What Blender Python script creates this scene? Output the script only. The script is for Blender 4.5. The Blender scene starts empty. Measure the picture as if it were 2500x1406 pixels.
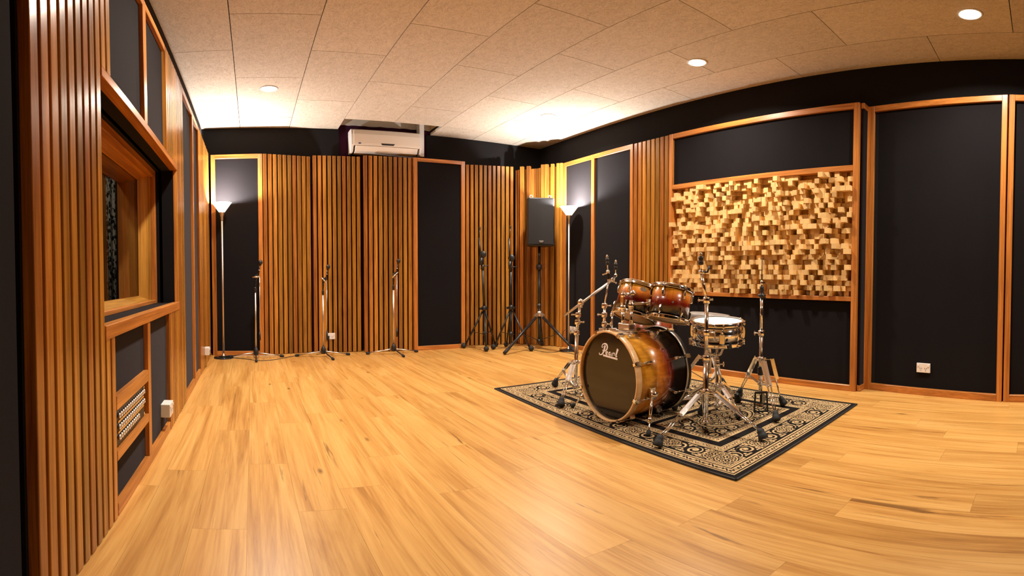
import bpy, math, random
import numpy as np
from mathutils import Vector, Matrix
random.seed(7)
RNG = np.random.default_rng(11)
S = bpy.context.scene
COL = S.collection
PI = math.pi

# ------------------------------------------------------------------ camera (stitched panorama: equirectangular)
HF = 0.90                                   # camera height
YAW, PIT, ROL = -0.518271224, -0.0252045, 0.00054272
KX, KY, V0 = 0.81752331, 0.81752331 * 0.95, -0.00228292
_Rz = Matrix.Rotation(YAW, 3, 'Z'); _B = Matrix(((1, 0, 0), (0, 0, -1), (0, 1, 0)))
CM = _Rz @ _B @ Matrix.Rotation(PIT, 3, 'X') @ Matrix.Rotation(ROL, 3, 'Z')
cd = bpy.data.cameras.new('camera'); cam = bpy.data.objects.new('camera', cd); COL.objects.link(cam)
cam.matrix_world = Matrix.Translation((0, 0, HF)) @ CM.to_4x4()
cd.type = 'PANO'
for h in (cd, getattr(cd, 'cycles', None)):
    try:
        h.panorama_type = 'EQUIRECTANGULAR'
        h.longitude_min = -1.25 * KX; h.longitude_max = 1.25 * KX
        h.latitude_min = KY * (-0.703 - V0); h.latitude_max = KY * (0.703 - V0)
    except Exception:
        pass
cd.clip_start = 0.01; cd.clip_end = 100
S.camera = cam

def ray(x, y):
    lon = KX * (x - 1250) / 1000; lat = KY * (-(y - 703) / 1000 - V0)
    return CM @ Vector((math.sin(lon) * math.cos(lat), math.sin(lat), -math.cos(lon) * math.cos(lat)))
def at(x, y, ref):                          # point seen at (x, y) as far away as the upright through ref
    q = ray(x, y); d = math.hypot(ref[0], ref[1]); t = d * d / (q.x * ref[0] + q.y * ref[1])
    return Vector((q.x * t, q.y * t, HF + q.z * t))
def onx(x, y, X):
    q = ray(x, y); t = X / q.x; return Vector((X, q.y * t, HF + q.z * t))
def ony(x, y, Y):
    q = ray(x, y); t = Y / q.y; return Vector((q.x * t, Y, HF + q.z * t))
def onz(x, y, z=0.0):
    q = ray(x, y); t = (z - HF) / q.z; return Vector((q.x * t, q.y * t, z))

# ------------------------------------------------------------------ world, view, lights' common values
S.render.engine = 'CYCLES'
S.view_settings.view_transform = 'Standard'; S.view_settings.look = 'None'
S.view_settings.gamma = 1; S.view_settings.use_curve_mapping = False
S.view_settings.exposure = -0.04
w = bpy.data.worlds.new('world'); S.world = w; w.use_nodes = True
w.node_tree.nodes['Background'].inputs[0].default_value = (0, 0, 0, 1)
cy = S.cycles
cy.max_bounces = 7; cy.diffuse_bounces = 4; cy.glossy_bounces = 4; cy.transmission_bounces = 4; cy.transparent_max_bounces = 6
cy.caustics_reflective = False; cy.caustics_refractive = False; cy.sample_clamp_indirect = 4.0
cy.use_denoising = True
DOWN_W, DOWN_C = 44.0, (1.0, 0.91, 0.79)
UP_W, UP_C = 205.0, (1.0, 0.97, 0.95)

# ------------------------------------------------------------------ materials
MAT = {}
def new_mat(name):
    m = bpy.data.materials.new(name); m.use_nodes = True; MAT[name] = m
    nt = m.node_tree; return m, nt, nt.nodes['Principled BSDF']
def nd(nt, typ, **kw):
    n = nt.nodes.new(typ)
    for k, v in kw.items(): setattr(n, k, v)
    return n
def setin(n, **kw):
    for k, v in kw.items():
        n.inputs[k.replace('_', ' ')].default_value = v
def math_(nt, op, a, b=None, clamp=False):
    n = nd(nt, 'ShaderNodeMath', operation=op, use_clamp=clamp)
    for i, q in enumerate((a, b)):
        if q is None: continue
        if isinstance(q, (int, float)): n.inputs[i].default_value = q
        else: nt.links.new(q, n.inputs[i])
    return n.outputs[0]
def ramp(nt, fac, stops):
    r = nd(nt, 'ShaderNodeValToRGB'); e = r.color_ramp.elements
    while len(e) < len(stops): e.new(0.5)
    for i, (p, c) in enumerate(stops): e[i].position = p; e[i].color = (*c, 1)
    nt.links.new(fac, r.inputs[0]); return r.outputs[0]
def mix(nt, fac, a, b, blend='MIX'):
    n = nd(nt, 'ShaderNodeMix', data_type='RGBA', blend_type=blend)
    for s, q in ((n.inputs[0], fac), (n.inputs[6], a), (n.inputs[7], b)):
        if isinstance(q, (int, float)): s.default_value = q
        elif isinstance(q, tuple): s.default_value = (*q, 1)
        else: nt.links.new(q, s)
    return n.outputs[2]
def coords(nt, scale, rand=None, spread=40.0):
    tc = nd(nt, 'ShaderNodeTexCoord')
    mp = nd(nt, 'ShaderNodeVectorMath', operation='MULTIPLY'); mp.inputs[1].default_value = scale
    nt.links.new(tc.outputs['Object'], mp.inputs[0]); o = mp.outputs[0]
    if rand is not None:
        ad = nd(nt, 'ShaderNodeVectorMath', operation='ADD')
        sc = nd(nt, 'ShaderNodeVectorMath', operation='SCALE'); sc.inputs[0].default_value = (spread, spread * .73, spread * .41)
        nt.links.new(rand, sc.inputs['Scale']); nt.links.new(sc.outputs[0], ad.inputs[1]); nt.links.new(o, ad.inputs[0]); o = ad.outputs[0]
    return o
def noise(nt, vec, scale=1.0, detail=4.0, rough=.55, dist=0.0):
    n = nd(nt, 'ShaderNodeTexNoise'); setin(n, Scale=scale, Detail=detail, Roughness=rough, Distortion=dist)
    nt.links.new(vec, n.inputs['Vector']); return n.outputs['Fac']
def bump(nt, b, h, strength=.3, dist=.002):
    n = nd(nt, 'ShaderNodeBump'); setin(n, Strength=strength, Distance=dist)
    nt.links.new(h, n.inputs['Height']); nt.links.new(n.outputs[0], b.inputs['Normal'])
def island(nt): return nd(nt, 'ShaderNodeNewGeometry').outputs['Random Per Island']
def plain(name, col, rough=.5, metal=0.0, spec=.5, coat=0.0):
    m, nt, b = new_mat(name)
    b.inputs['Base Color'].default_value = (*col, 1); b.inputs['Roughness'].default_value = rough
    b.inputs['Metallic'].default_value = metal; b.inputs['Specular IOR Level'].default_value = spec
    b.inputs['Coat Weight'].default_value = coat; b.inputs['Coat Roughness'].default_value = .05
    tc = coords(nt, (60, 60, 60)); f = noise(nt, tc, 1, 3)
    r = nd(nt, 'ShaderNodeMapRange'); setin(r, To_Min=max(0, rough - .04), To_Max=min(1, rough + .05))
    nt.links.new(f, r.inputs[0]); nt.links.new(r.outputs[0], b.inputs['Roughness'])
    return m
def timber(name, axis, dark, light, rough=.33, vary=(.62, 1.18), spec=.5):
    m, nt, b = new_mat(name)
    rnd = island(nt); sc = [38.0, 38.0, 38.0]; sc[axis] = 1.6
    v = coords(nt, tuple(sc), rnd); n1 = noise(nt, v, 1, 5, .6, .4)
    sc2 = [170.0] * 3; sc2[axis] = 4.0
    n2 = noise(nt, coords(nt, tuple(sc2), rnd), 1, 2, .5)
    f = math_(nt, 'ADD', math_(nt, 'MULTIPLY', n1, .72), math_(nt, 'MULTIPLY', n2, .28))
    c = ramp(nt, f, [(.30, dark), (.5, tuple((a + d) / 2 for a, d in zip(dark, light))), (.68, light)])
    hs = nd(nt, 'ShaderNodeHueSaturation')
    r = nd(nt, 'ShaderNodeMapRange'); setin(r, To_Min=vary[0], To_Max=vary[1]); nt.links.new(rnd, r.inputs[0])
    h2 = math_(nt, 'FRACT', math_(nt, 'MULTIPLY', rnd, 17.3)); r2 = nd(nt, 'ShaderNodeMapRange'); setin(r2, To_Min=.488, To_Max=.512); nt.links.new(h2, r2.inputs[0])
    nt.links.new(r.outputs[0], hs.inputs['Value']); nt.links.new(r2.outputs[0], hs.inputs['Hue']); nt.links.new(c, hs.inputs['Color'])
    nt.links.new(hs.outputs[0], b.inputs['Base Color'])
    b.inputs['Roughness'].default_value = rough; b.inputs['Specular IOR Level'].default_value = spec
    bump(nt, b, f, .25, .0015)
    return m
TD, TL = (.19, .060, .010), (.56, .235, .042)
for nm, ax in (('timber_x', 0), ('timber_y', 1), ('timber_z', 2)): timber(nm, ax, TD, TL)
for nm, ax in (('slat_z', 2),): timber(nm, ax, (.19, .060, .009), (.66, .275, .042), .25, (.52, 1.15))
for nm, ax in (('rail_x', 0), ('rail_y', 1), ('rail_z', 2)): timber(nm, ax, (.23, .080, .012), (.64, .275, .050), .30, (.85, 1.1))
timber('maple', 2, (.66, .40, .15), (.84, .58, .27), .3, (.95, 1.02))
timber('raw_pine', 1, (.45, .28, .10), (.70, .47, .18), .6, (.9, 1.05))

def m_fabric(name, col):
    m, nt, b = new_mat(name)
    v = coords(nt, (500, 500, 500)); n = noise(nt, v, 1, 2)
    big = noise(nt, coords(nt, (1.5, 1.5, 1.5)), 1, 3)
    c = mix(nt, big, tuple(.8 * k for k in col), tuple(1.25 * k for k in col))
    nt.links.new(c, b.inputs['Base Color']); b.inputs['Roughness'].default_value = .95
    b.inputs['Specular IOR Level'].default_value = .06
    b.inputs['Sheen Weight'].default_value = .08; b.inputs['Sheen Roughness'].default_value = .45; b.inputs['Sheen Tint'].default_value = (.75, .66, .70, 1)
    bump(nt, b, n, .3, .001); return m
m_fabric('fabric', (.0092, .0080, .0087)); m_fabric('black_paint', (.014, .0127, .0130)); m_fabric('backing', (.006, .005, .005))
m_fabric('dark_room', (.02, .012, .008)); m_fabric('purple_paint', (.040, .009, .026))
plain('plaster', (.62, .58, .52), .8)
plain('chrome', (.92, .91, .90), .11, 1.0)
plain('satin_metal', (.70, .65, .59), .36, 1.0)
plain('lamp_metal', (.72, .64, .56), .42, 1.0)
plain('gloss_black', (.010, .010, .010), .12)
plain('black_metal', (.012, .012, .013), .35, 0, .5)
plain('black_plastic', (.016, .015, .016), .38)
plain('rubber', (.012, .012, .012), .7)
plain('white_plastic', (.80, .77, .73), .35)
plain('cream_plastic', (.80, .72, .62), .38)
plain('cable', (.012, .010, .010), .55)
plain('pale_cable', (.55, .50, .45), .5)
plain('white_head', (.86, .82, .76), .55)
plain('clear_head', (.74, .64, .52), .42, 0, .5)
plain('black_head', (.0045, .0042, .0045), .10, 0, .7)
plain('logo_white', (.85, .78, .76), .45)
plain('blue_badge', (.02, .03, .16), .3)
plain('grey_vinyl', (.22, .19, .17), .45)
plain('gold_metal', (.75, .58, .30), .25, 1.0)
plain('red_plastic', (.5, .05, .03), .4)
plain('patch_black', (.02, .018, .016), .45)

def m_burst(name, stops, length):
    m, nt, b = new_mat(name)
    tc = nd(nt, 'ShaderNodeTexCoord'); sp = nd(nt, 'ShaderNodeSeparateXYZ'); nt.links.new(tc.outputs['Object'], sp.inputs[0])
    wob = noise(nt, coords(nt, (5, 5, 9)), 1, 4, .6)
    f = math_(nt, 'ADD', math_(nt, 'DIVIDE', sp.outputs[2], length), math_(nt, 'MULTIPLY', math_(nt, 'SUBTRACT', wob, .5), .16))
    c = ramp(nt, f, stops)
    gr = noise(nt, coords(nt, (30, 30, 5)), 1, 5, .65, 1.2)
    c = mix(nt, .8, c, ramp(nt, gr, [(.35, (.66, .55, .45)), (.6, (1, 1, 1))]), 'MULTIPLY')
    nt.links.new(c, b.inputs['Base Color']); b.inputs['Roughness'].default_value = .25
    b.inputs['Coat Weight'].default_value = 1.0; b.inputs['Coat Roughness'].default_value = .04
    return m
AMB, ORG, RED, BLK = (.80, .36, .030), (.66, .19, .012), (.24, .012, .003), (.006, .003, .002)
m_burst('burst_bass', [(.0, BLK), (.34, BLK), (.47, RED), (.60, ORG), (.76, AMB)], .44)
m_burst('burst_tom', [(.0, BLK), (.22, BLK), (.50, RED), (.72, ORG), (.95, AMB)], .20)
m_burst('burst_floor', [(.0, BLK), (.25, RED), (.8, (.30, .045, .006)), (1.0, (.42, .09, .010))], .40)

def m_floor():
    m, nt, b = new_mat('laminate_planks')
    rnd = island(nt)
    v = coords(nt, (9, .55, 9), rnd, 60); n1 = noise(nt, v, 1, 6, .62, 1.3)
    n2 = noise(nt, coords(nt, (75, 2.0, 75), rnd, 60), 1, 3, .6, .6)
    n3 = noise(nt, coords(nt, (3.2, .5, 3), rnd, 60), 1, 3, .6, .5)
    f = math_(nt, 'ADD', math_(nt, 'MULTIPLY', n1, .70), math_(nt, 'MULTIPLY', n2, .30))
    c = ramp(nt, f, [(.30, (.34, .145, .030)), (.42, (.53, .255, .060)), (.52, (.645, .340, .092)), (.68, (.765, .445, .142))])
    # dark gum streaks
    st = noise(nt, coords(nt, (26, 1.3, 26), rnd, 80), 1, 4, .6, .8)
    gate = noise(nt, coords(nt, (5, .8, 5), rnd, 50), 1, 2)
    k = math_(nt, 'MULTIPLY', math_(nt, 'MULTIPLY', math_(nt, 'SUBTRACT', .37, st), 14, True), math_(nt, 'MULTIPLY', math_(nt, 'SUBTRACT', gate, .49), 9, True), True)
    c = mix(nt, math_(nt, 'MULTIPLY', k, .72), c, (.12, .045, .010))
    # knots
    vo = nd(nt, 'ShaderNodeTexVoronoi', feature='F1'); setin(vo, Scale=1.0, Randomness=1.0)
    nt.links.new(coords(nt, (7, 2.4, 7), rnd, 30), vo.inputs['Vector'])
    sc = nd(nt, 'ShaderNodeSeparateColor'); nt.links.new(vo.outputs['Color'], sc.inputs[0])
    sel = math_(nt, 'GREATER_THAN', sc.outputs[0], .72)
    kn = math_(nt, 'MULTIPLY', math_(nt, 'MULTIPLY', math_(nt, 'SUBTRACT', .12, vo.outputs['Distance']), 11, True), sel)
    c = mix(nt, math_(nt, 'MULTIPLY', kn, .75), c, (.10, .04, .012))
    hs = nd(nt, 'ShaderNodeHueSaturation'); r = nd(nt, 'ShaderNodeMapRange'); setin(r, To_Min=.93, To_Max=1.05); nt.links.new(rnd, r.inputs[0])
    nt.links.new(r.outputs[0], hs.inputs['Value']); nt.links.new(c, hs.inputs['Color'])
    nt.links.new(hs.outputs[0], b.inputs['Base Color'])
    rr = nd(nt, 'ShaderNodeMapRange'); setin(rr, To_Min=.27, To_Max=.40); nt.links.new(n3, rr.inputs[0]); nt.links.new(rr.outputs[0], b.inputs['Roughness'])
    b.inputs['Specular IOR Level'].default_value = .42
    bump(nt, b, f, .08, .001)
m_floor()
def m_woodwool():
    m, nt, b = new_mat('woodwool')
    rnd = island(nt)
    n1 = noise(nt, coords(nt, (210, 95, 95), rnd), 1, 4, .7, 1.5)
    n2 = noise(nt, coords(nt, (30, 16, 30), rnd), 1, 4, .6, 1.0)
    f = math_(nt, 'ADD', math_(nt, 'MULTIPLY', n1, .78), math_(nt, 'MULTIPLY', n2, .22))
    c = ramp(nt, f, [(.34, (.30, .245, .185)), (.47, (.64, .55, .44)), (.62, (.82, .735, .62))])
    hs = nd(nt, 'ShaderNodeHueSaturation'); r = nd(nt, 'ShaderNodeMapRange'); setin(r, To_Min=.94, To_Max=1.05); nt.links.new(rnd, r.inputs[0])
    nt.links.new(r.outputs[0], hs.inputs['Value']); nt.links.new(c, hs.inputs['Color']); nt.links.new(hs.outputs[0], b.inputs['Base Color'])
    b.inputs['Roughness'].default_value = .95; b.inputs['Specular IOR Level'].default_value = .1
    bump(nt, b, n1, .7, .004)
m_woodwool()
def m_block():
    m, nt, b = new_mat('pine_block')
    rnd = island(nt)
    tc = nd(nt, 'ShaderNodeTexCoord'); vr = nd(nt, 'ShaderNodeVectorRotate', rotation_type='X_AXIS')
    nt.links.new(coords(nt, (1, 1, 1), rnd, 3), vr.inputs['Vector']); nt.links.new(math_(nt, 'MULTIPLY', rnd, 25), vr.inputs['Angle'])
    wv = nd(nt, 'ShaderNodeTexWave', wave_type='BANDS', bands_direction='Y'); setin(wv, Scale=55.0, Distortion=3.0, Detail=1.5, Detail_Scale=.4)
    nt.links.new(vr.outputs[0], wv.inputs['Vector'])
    c = ramp(nt, wv.outputs['Fac'], [(.1, (.70, .42, .145)), (.8, (.88, .61, .275))])
    hs = nd(nt, 'ShaderNodeHueSaturation'); r = nd(nt, 'ShaderNodeMapRange'); setin(r, To_Min=.82, To_Max=1.08)
    nt.links.new(math_(nt, 'FRACT', math_(nt, 'MULTIPLY', rnd, 91.7)), r.inputs[0])
    nt.links.new(r.outputs[0], hs.inputs['Value']); nt.links.new(c, hs.inputs['Color']); nt.links.new(hs.outputs[0], b.inputs['Base Color'])
    b.inputs['Roughness'].default_value = .6; b.inputs['Specular IOR Level'].default_value = .3
m_block()
def m_glass():
    m = bpy.data.materials.new('window_glass'); m.use_nodes = True; MAT['glass'] = m; nt = m.node_tree; nt.nodes.clear()
    o = nd(nt, 'ShaderNodeOutputMaterial'); t = nd(nt, 'ShaderNodeBsdfTransparent'); g = nd(nt, 'ShaderNodeBsdfGlossy'); g.inputs['Roughness'].default_value = .01
    t.inputs[0].default_value = (.9, .92, .9, 1)
    f = nd(nt, 'ShaderNodeLayerWeight'); f.inputs[0].default_value = .5; x = nd(nt, 'ShaderNodeMixShader')
    fr = math_(nt, 'ADD', math_(nt, 'MULTIPLY', math_(nt, 'POWER', f.outputs['Facing'], 5.0), .40), .03)
    nt.links.new(fr, x.inputs[0]); nt.links.new(t.outputs[0], x.inputs[1]); nt.links.new(g.outputs[0], x.inputs[2]); nt.links.new(x.outputs[0], o.inputs[0])
m_glass()
def m_emit(name, col, s):
    m, nt, b = new_mat(name); b.inputs['Base Color'].default_value = (*col, 1)
    b.inputs['Emission Color'].default_value = (*col, 1); b.inputs['Emission Strength'].default_value = s
m_emit('lamp_lens', (1, .93, .80), 40.0); m_emit('opal_glass', (1, .90, .76), 1.5)
def m_leopard():
    m, nt, b = new_mat('spotted_cloth')
    v = coords(nt, (34, 34, 26)); wv = nd(nt, 'ShaderNodeVectorMath', operation='ADD'); nt.links.new(v, wv.inputs[0])
    nz = nd(nt, 'ShaderNodeTexNoise'); setin(nz, Scale=1.3, Detail=2.0); nt.links.new(v, nz.inputs['Vector']); nt.links.new(nz.outputs['Color'], wv.inputs[1])
    vo = nd(nt, 'ShaderNodeTexVoronoi', feature='F1'); setin(vo, Scale=1.0); nt.links.new(wv.outputs[0], vo.inputs['Vector'])
    nt.links.new(ramp(nt, vo.outputs['Distance'], [(.45, (.010, .009, .009)), (.51, (.74, .70, .62))]), b.inputs['Base Color']); b.inputs['Roughness'].default_value = .9
m_leopard()
def m_grille():
    m, nt, b = new_mat('speaker_grille')
    vo = nd(nt, 'ShaderNodeTexVoronoi', feature='F1'); setin(vo, Scale=1.0, Randomness=0.0); nt.links.new(coords(nt, (160, 160, 160)), vo.inputs['Vector'])
    nt.links.new(ramp(nt, vo.outputs['Distance'], [(.30, (.004, .004, .004)), (.42, (.024, .023, .025))]), b.inputs['Base Color'])
    b.inputs['Roughness'].default_value = .35
m_grille()

# ------------------------------------------------------------------ mesh builder
LOCAL = set()
class MB:
    def __init__(s): s.v = []; s.f = []; s.sm = []
    def add(s, vs, fs, smooth=False):
        k = len(s.v); s.v += [tuple(p) for p in vs]; s.f += [tuple(i + k for i in f) for f in fs]; s.sm += [smooth] * len(fs); return s
    def box(s, lo, hi):
        x0, y0, z0 = lo; x1, y1, z1 = hi
        return s.add([(x0, y0, z0), (x1, y0, z0), (x1, y1, z0), (x0, y1, z0), (x0, y0, z1), (x1, y0, z1), (x1, y1, z1), (x0, y1, z1)],
                     [(3, 2, 1, 0), (4, 5, 6, 7), (0, 1, 5, 4), (1, 2, 6, 5), (2, 3, 7, 6), (3, 0, 4, 7)])
    def obox(s, o, X, Y, Z, a, b, c):       # box in the frame (o; X, Y, Z), ranges a, b, c
        o = Vector(o); X = Vector(X); Y = Vector(Y); Z = Vector(Z)
        if X.cross(Y).dot(Z) < 0: a = (a[1], a[0])
        P = lambda i, j, k: o + X * a[i] + Y * b[j] + Z * c[k]
        return s.add([P(0, 0, 0), P(1, 0, 0), P(1, 1, 0), P(0, 1, 0), P(0, 0, 1), P(1, 0, 1), P(1, 1, 1), P(0, 1, 1)],
                     [(3, 2, 1, 0), (4, 5, 6, 7), (0, 1, 5, 4), (1, 2, 6, 5), (2, 3, 7, 6), (3, 0, 4, 7)])
    def bar(s, p0, p1, wd, th, up=(0, 0, 1)):   # rectangular bar
        p0 = Vector(p0); p1 = Vector(p1); d = (p1 - p0); L = d.length; d /= L
        u = Vector(up); x = u.cross(d)
        if x.length < 1e-4: x = Vector((1, 0, 0)).cross(d)
        x.normalize(); y = d.cross(x)
        return s.obox(p0, x, y, d, (-wd / 2, wd / 2), (-th / 2, th / 2), (0, L))
    def lathe(s, prof, o=(0, 0, 0), axis=(0, 0, 1), n=20, smooth=True, cap=True):
        o = Vector(o); a = Vector(axis).normalized(); t = Vector((1, 0, 0)) if abs(a.x) < .8 else Vector((0, 1, 0))
        u = a.cross(t).normalized(); w_ = a.cross(u)
        vs = []; fs = []
        for r, h in prof:
            for i in range(n):
                an = 2 * PI * i / n; vs.append(o + a * h + (u * math.cos(an) + w_ * math.sin(an)) * max(r, 1e-5))
        for j in range(len(prof) - 1):
            for i in range(n):
                k = (i + 1) % n; fs.append((j * n + i, j * n + k, (j + 1) * n + k, (j + 1) * n + i))
        s.add(vs, fs, smooth)
        if cap:
            b = len(s.v) - len(vs); m = (len(prof) - 1) * n
            s.f += [tuple(b + i for i in range(n))[::-1], tuple(b + m + i for i in range(n))]; s.sm += [False, False]
        return s
    def tube(s, p0, p1, r0, r1=None, n=12):
        p0 = Vector(p0); p1 = Vector(p1); r1 = r0 if r1 is None else r1; d = p1 - p0
        return s.lathe([(r0, 0), (r1, d.length)], p0, d, n)
    def path(s, pts, r, n=8):
        pts = [Vector(p) for p in pts]; rs = r if isinstance(r, (list, tuple)) else [r] * len(pts)
        vs = []; fs = []; prev = None
        for i, p in enumerate(pts):
            t = (pts[min(i + 1, len(pts) - 1)] - pts[max(i - 1, 0)]).normalized()
            if prev is None:
                x = t.cross(Vector((0, 0, 1)) if abs(t.z) < .9 else Vector((1, 0, 0))).normalized()
            else:
                x = (prev - t * prev.dot(t)).normalized()
            prev = x; y = t.cross(x)
            for k in range(n):
                an = 2 * PI * k / n; vs.append(p + (x * math.cos(an) + y * math.sin(an)) * rs[i])
        for i in range(len(pts) - 1):
            for k in range(n):
                q = (k + 1) % n; fs.append((i * n + k, i * n + q, (i + 1) * n + q, (i + 1) * n + k))
        fs += [tuple(range(n))[::-1], tuple((len(pts) - 1) * n + k for k in range(n))]
        s.add(vs, fs, True); return s
    def ball(s, c, r, n=12, sc=(1, 1, 1)):
        c = Vector(c); vs = []; fs = []; m = n // 2
        for j in range(m + 1):
            ph = PI * j / m
            for i in range(n):
                an = 2 * PI * i / n; vs.append((c.x + r * sc[0] * math.sin(ph + 1e-4) * math.cos(an), c.y + r * sc[1] * math.sin(ph + 1e-4) * math.sin(an), c.z - r * sc[2] * math.cos(ph)))
        for j in range(m):
            for i in range(n):
                k = (i + 1) % n; fs.append((j * n + i, j * n + k, (j + 1) * n + k, (j + 1) * n + i))
        return s.add(vs, fs, True)
    def prism(s, poly, d):                  # planar polygon (3-D points) extruded by vector d
        n = len(poly); d = Vector(d); vs = [Vector(p) for p in poly]; vs += [p + d for p in vs]
        nn = Vector((0, 0, 0))
        for i in range(n): nn += vs[i].cross(vs[(i + 1) % n])
        fs = [tuple(range(n))[::-1], tuple(range(n, 2 * n))] + [(i, (i + 1) % n, n + (i + 1) % n, n + i) for i in range(n)]
        if nn.dot(d) < 0: fs = [f[::-1] for f in fs]
        return s.add(vs, fs)
    def ring(s, o, axis, prof, n=48):       # closed profile swept round
        o = Vector(o); a = Vector(axis).normalized(); t = Vector((1, 0, 0)) if abs(a.x) < .8 else Vector((0, 1, 0))
        u = a.cross(t).normalized(); w_ = a.cross(u); m = len(prof); vs = []; fs = []
        for i in range(n):
            an = 2 * PI * i / n; e = u * math.cos(an) + w_ * math.sin(an)
            for r, h in prof: vs.append(o + e * r + a * h)
        for i in range(n):
            for j in range(m):
                k = (i + 1) % n; q = (j + 1) % m; fs.append((i * m + j, k * m + j, k * m + q, i * m + q))
        return s.add(vs, fs, True)
    def tor(s, o, axis, R, r, n=48, m=8):
        return s.ring(o, axis, [(R + r * math.cos(2 * PI * j / m), r * math.sin(2 * PI * j / m)) for j in range(m)], n)
    def xf(s, M): s.v = [tuple(M @ Vector(p)) for p in s.v]; return s
    def build(s, name, mat, parent=None, loc=(0, 0, 0), bevel=0.0, seg=1):
        me = bpy.data.meshes.new(name)
        root = parent
        while root is not None and root.parent is not None: root = root.parent
        off = Vector((0, 0, 0)) if (root is not None and root.name in LOCAL) else (root.location if root is not None else Vector(loc))
        me.from_pydata([tuple(Vector(p) - off) for p in s.v], [], s.f); me.polygons.foreach_set('use_smooth', s.sm); me.update()
        me.materials.append(MAT[mat])
        o = bpy.data.objects.new(name, me); COL.objects.link(o)
        if parent is not None: o.parent = parent
        else: o.location = loc
        if bevel:
            b = o.modifiers.new('edge', 'BEVEL'); b.width = bevel; b.segments = seg; b.limit_method = 'ANGLE'; b.angle_limit = .6
        return o
def tag(o, label, cat, group=None):
    o['label'] = label; o['category'] = cat
    if group: o['group'] = group
    return o
def thing(name, label, cat, loc=(0, 0, 0), group=None, rot=None):
    o = bpy.data.objects.new(name, None); COL.objects.link(o); o.location = loc; o.empty_display_size = .1
    if rot is not None: o.rotation_euler = rot; LOCAL.add(o.name)
    return tag(o, label, cat, group)
def struct(o): o['kind'] = 'structure'; return o
def copy_tree(o, parent=None):
    c = o.copy(); COL.objects.link(c); c.parent = parent
    for ch in list(o.children): copy_tree(ch, c)
    return c
Z3 = Vector((0, 0, 1))
def frame2(A, B):                            # plan line A-B -> origin, along, normal into the room
    A = Vector((A[0], A[1], 0)); B = Vector((B[0], B[1], 0)); T = (B - A); L = T.length; T /= L
    N = Vector((-T.y, T.x, 0)); mid = (A + B) / 2
    if N.dot(Vector((1.7, 2.6, 0)) - mid) < 0: N = -N
    return A, T, N, L

# ------------------------------------------------------------------ room shell
XL, XR, YB, YF, CZ, PH = -0.609, 4.02, 6.22, -2.6, 2.709, 2.34
XF, XRF = -0.505, 3.86
WY0, WY1, WZ0, WZ1 = 1.6705, 3.3798, 0.7058, 1.609          # window opening
b = MB(); pw = 0.1935; x = XL; ci = 0
while x < XR + .1:
    y = YF - random.uniform(0, 1.2)
    while y < YB + .1:
        L = 1.28; y0, y1 = max(y, YF - .05), min(y + L, YB + .06)
        x1 = min(x + pw, XR + .06)
        if y1 > y0 + .01: b.add([(x, y0, 0), (x1 - .0005, y0, 0), (x1 - .0005, y1 - .0006, 0), (x, y1 - .0006, 0)], [(0, 1, 2, 3)])
        y += L
    x += pw
fl = struct(b.build('floor', 'laminate_planks'))
struct(MB().box((XL - .1, YF - .1, -.10), (XR + .1, YB + .1, -.002)).build('floor_base', 'backing'))
b = MB()
g = 0.0030
cx = -0.13 - 0.61
col = -1
def tile(x0, x1, y0, y1):
    if x1 - x0 > .01 and y1 - y0 > .01: b.box((x0 + g, y0 + g, CZ), (x1 - g, y1 - g, CZ + .03))
for c in range(-1, 8):
    x0 = max(-.13 + .61 * c, XL); x1 = min(-.13 + .61 * (c + 1), XR)
    if x1 <= x0: continue
    off = 3.312 if c % 2 == 0 else 3.930
    y = off - 1.235 * 8
    while y < YB:
        y0, y1 = max(y, YF), min(y + 1.235, YB)
        if c in (2, 3): y1 = min(y1, 5.79)
        if y1 > y0: tile(x0, x1, y0, y1)
        y += 1.235
ce = struct(b.build('ceiling', 'woodwool'))
CX0, CX1, CY0 = 1.09, 2.31, 5.79
b = MB(); zt = CZ + .03
b.box((XL - .1, YF - .1, zt), (CX0, YB + .1, zt + .03)); b.box((CX1, YF - .1, zt), (XR + .1, YB + .1, zt + .03)); b.box((CX0, YF - .1, zt), (CX1, CY0, zt + .03))
struct(b.build('ceiling_backing', 'backing'))
b = MB(); zt += .03
b.box((CX0 - .02, CY0 - .03, CZ + .06), (CX1 + .02, CY0, 3.05)); b.box((CX0 - .02, CY0, CZ + .06), (CX0, YB + .02, 3.05)); b.box((CX0 - .02, CY0 - .02, 3.05), (CX1 + .1, YB + .02, 3.08))
b.box((CX1 + .055, CY0, CZ + .06), (CX1 + .075, YB + .02, 3.05))
struct(b.build('ceiling_recess', 'plaster'))
struct(MB().box((CX1, CY0 + .002, CZ + .061), (CX1 + .05, YB, CZ + .16)).build('ceiling_beam', 'raw_pine'))
b = MB()
b.box((XL - .02, YF, 0), (XL, WY0, CZ)); b.box((XL - .02, WY1, 0), (XL, YB + .04, CZ)); b.box((XL - .02, WY0, 0), (XL, WY1, WZ0)); b.box((XL - .02, WY0, WZ1), (XL, WY1, CZ))
struct(b.build('wall_left', 'black_paint'))
struct(MB().box((XR, YF, 0), (XR + .05, YB + .06, CZ)).build('wall_right', 'black_paint'))
struct(MB().box((XL - .02, YF - .05, 0), (XR + .05, YF, CZ)).build('wall_front', 'black_paint'))
struct(MB().box((XL - .02, YB + .02, 0), (XR + .05, YB + .06, CZ - .0)).build('wall_back', 'purple_paint'))
b = MB(); xs = np.linspace(CX0 - .02, CX1 + .05, 26); zz = [CZ + .055 + .012 * random.random() for _ in xs]
b.prism([(xs[i], YB + .015, zz[i]) for i in range(26)] + [(xs[-1], YB + .015, 3.05), (xs[0], YB + .015, 3.05)], (0, .02, 0))
struct(b.build('trim_1', 'plaster'))
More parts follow.
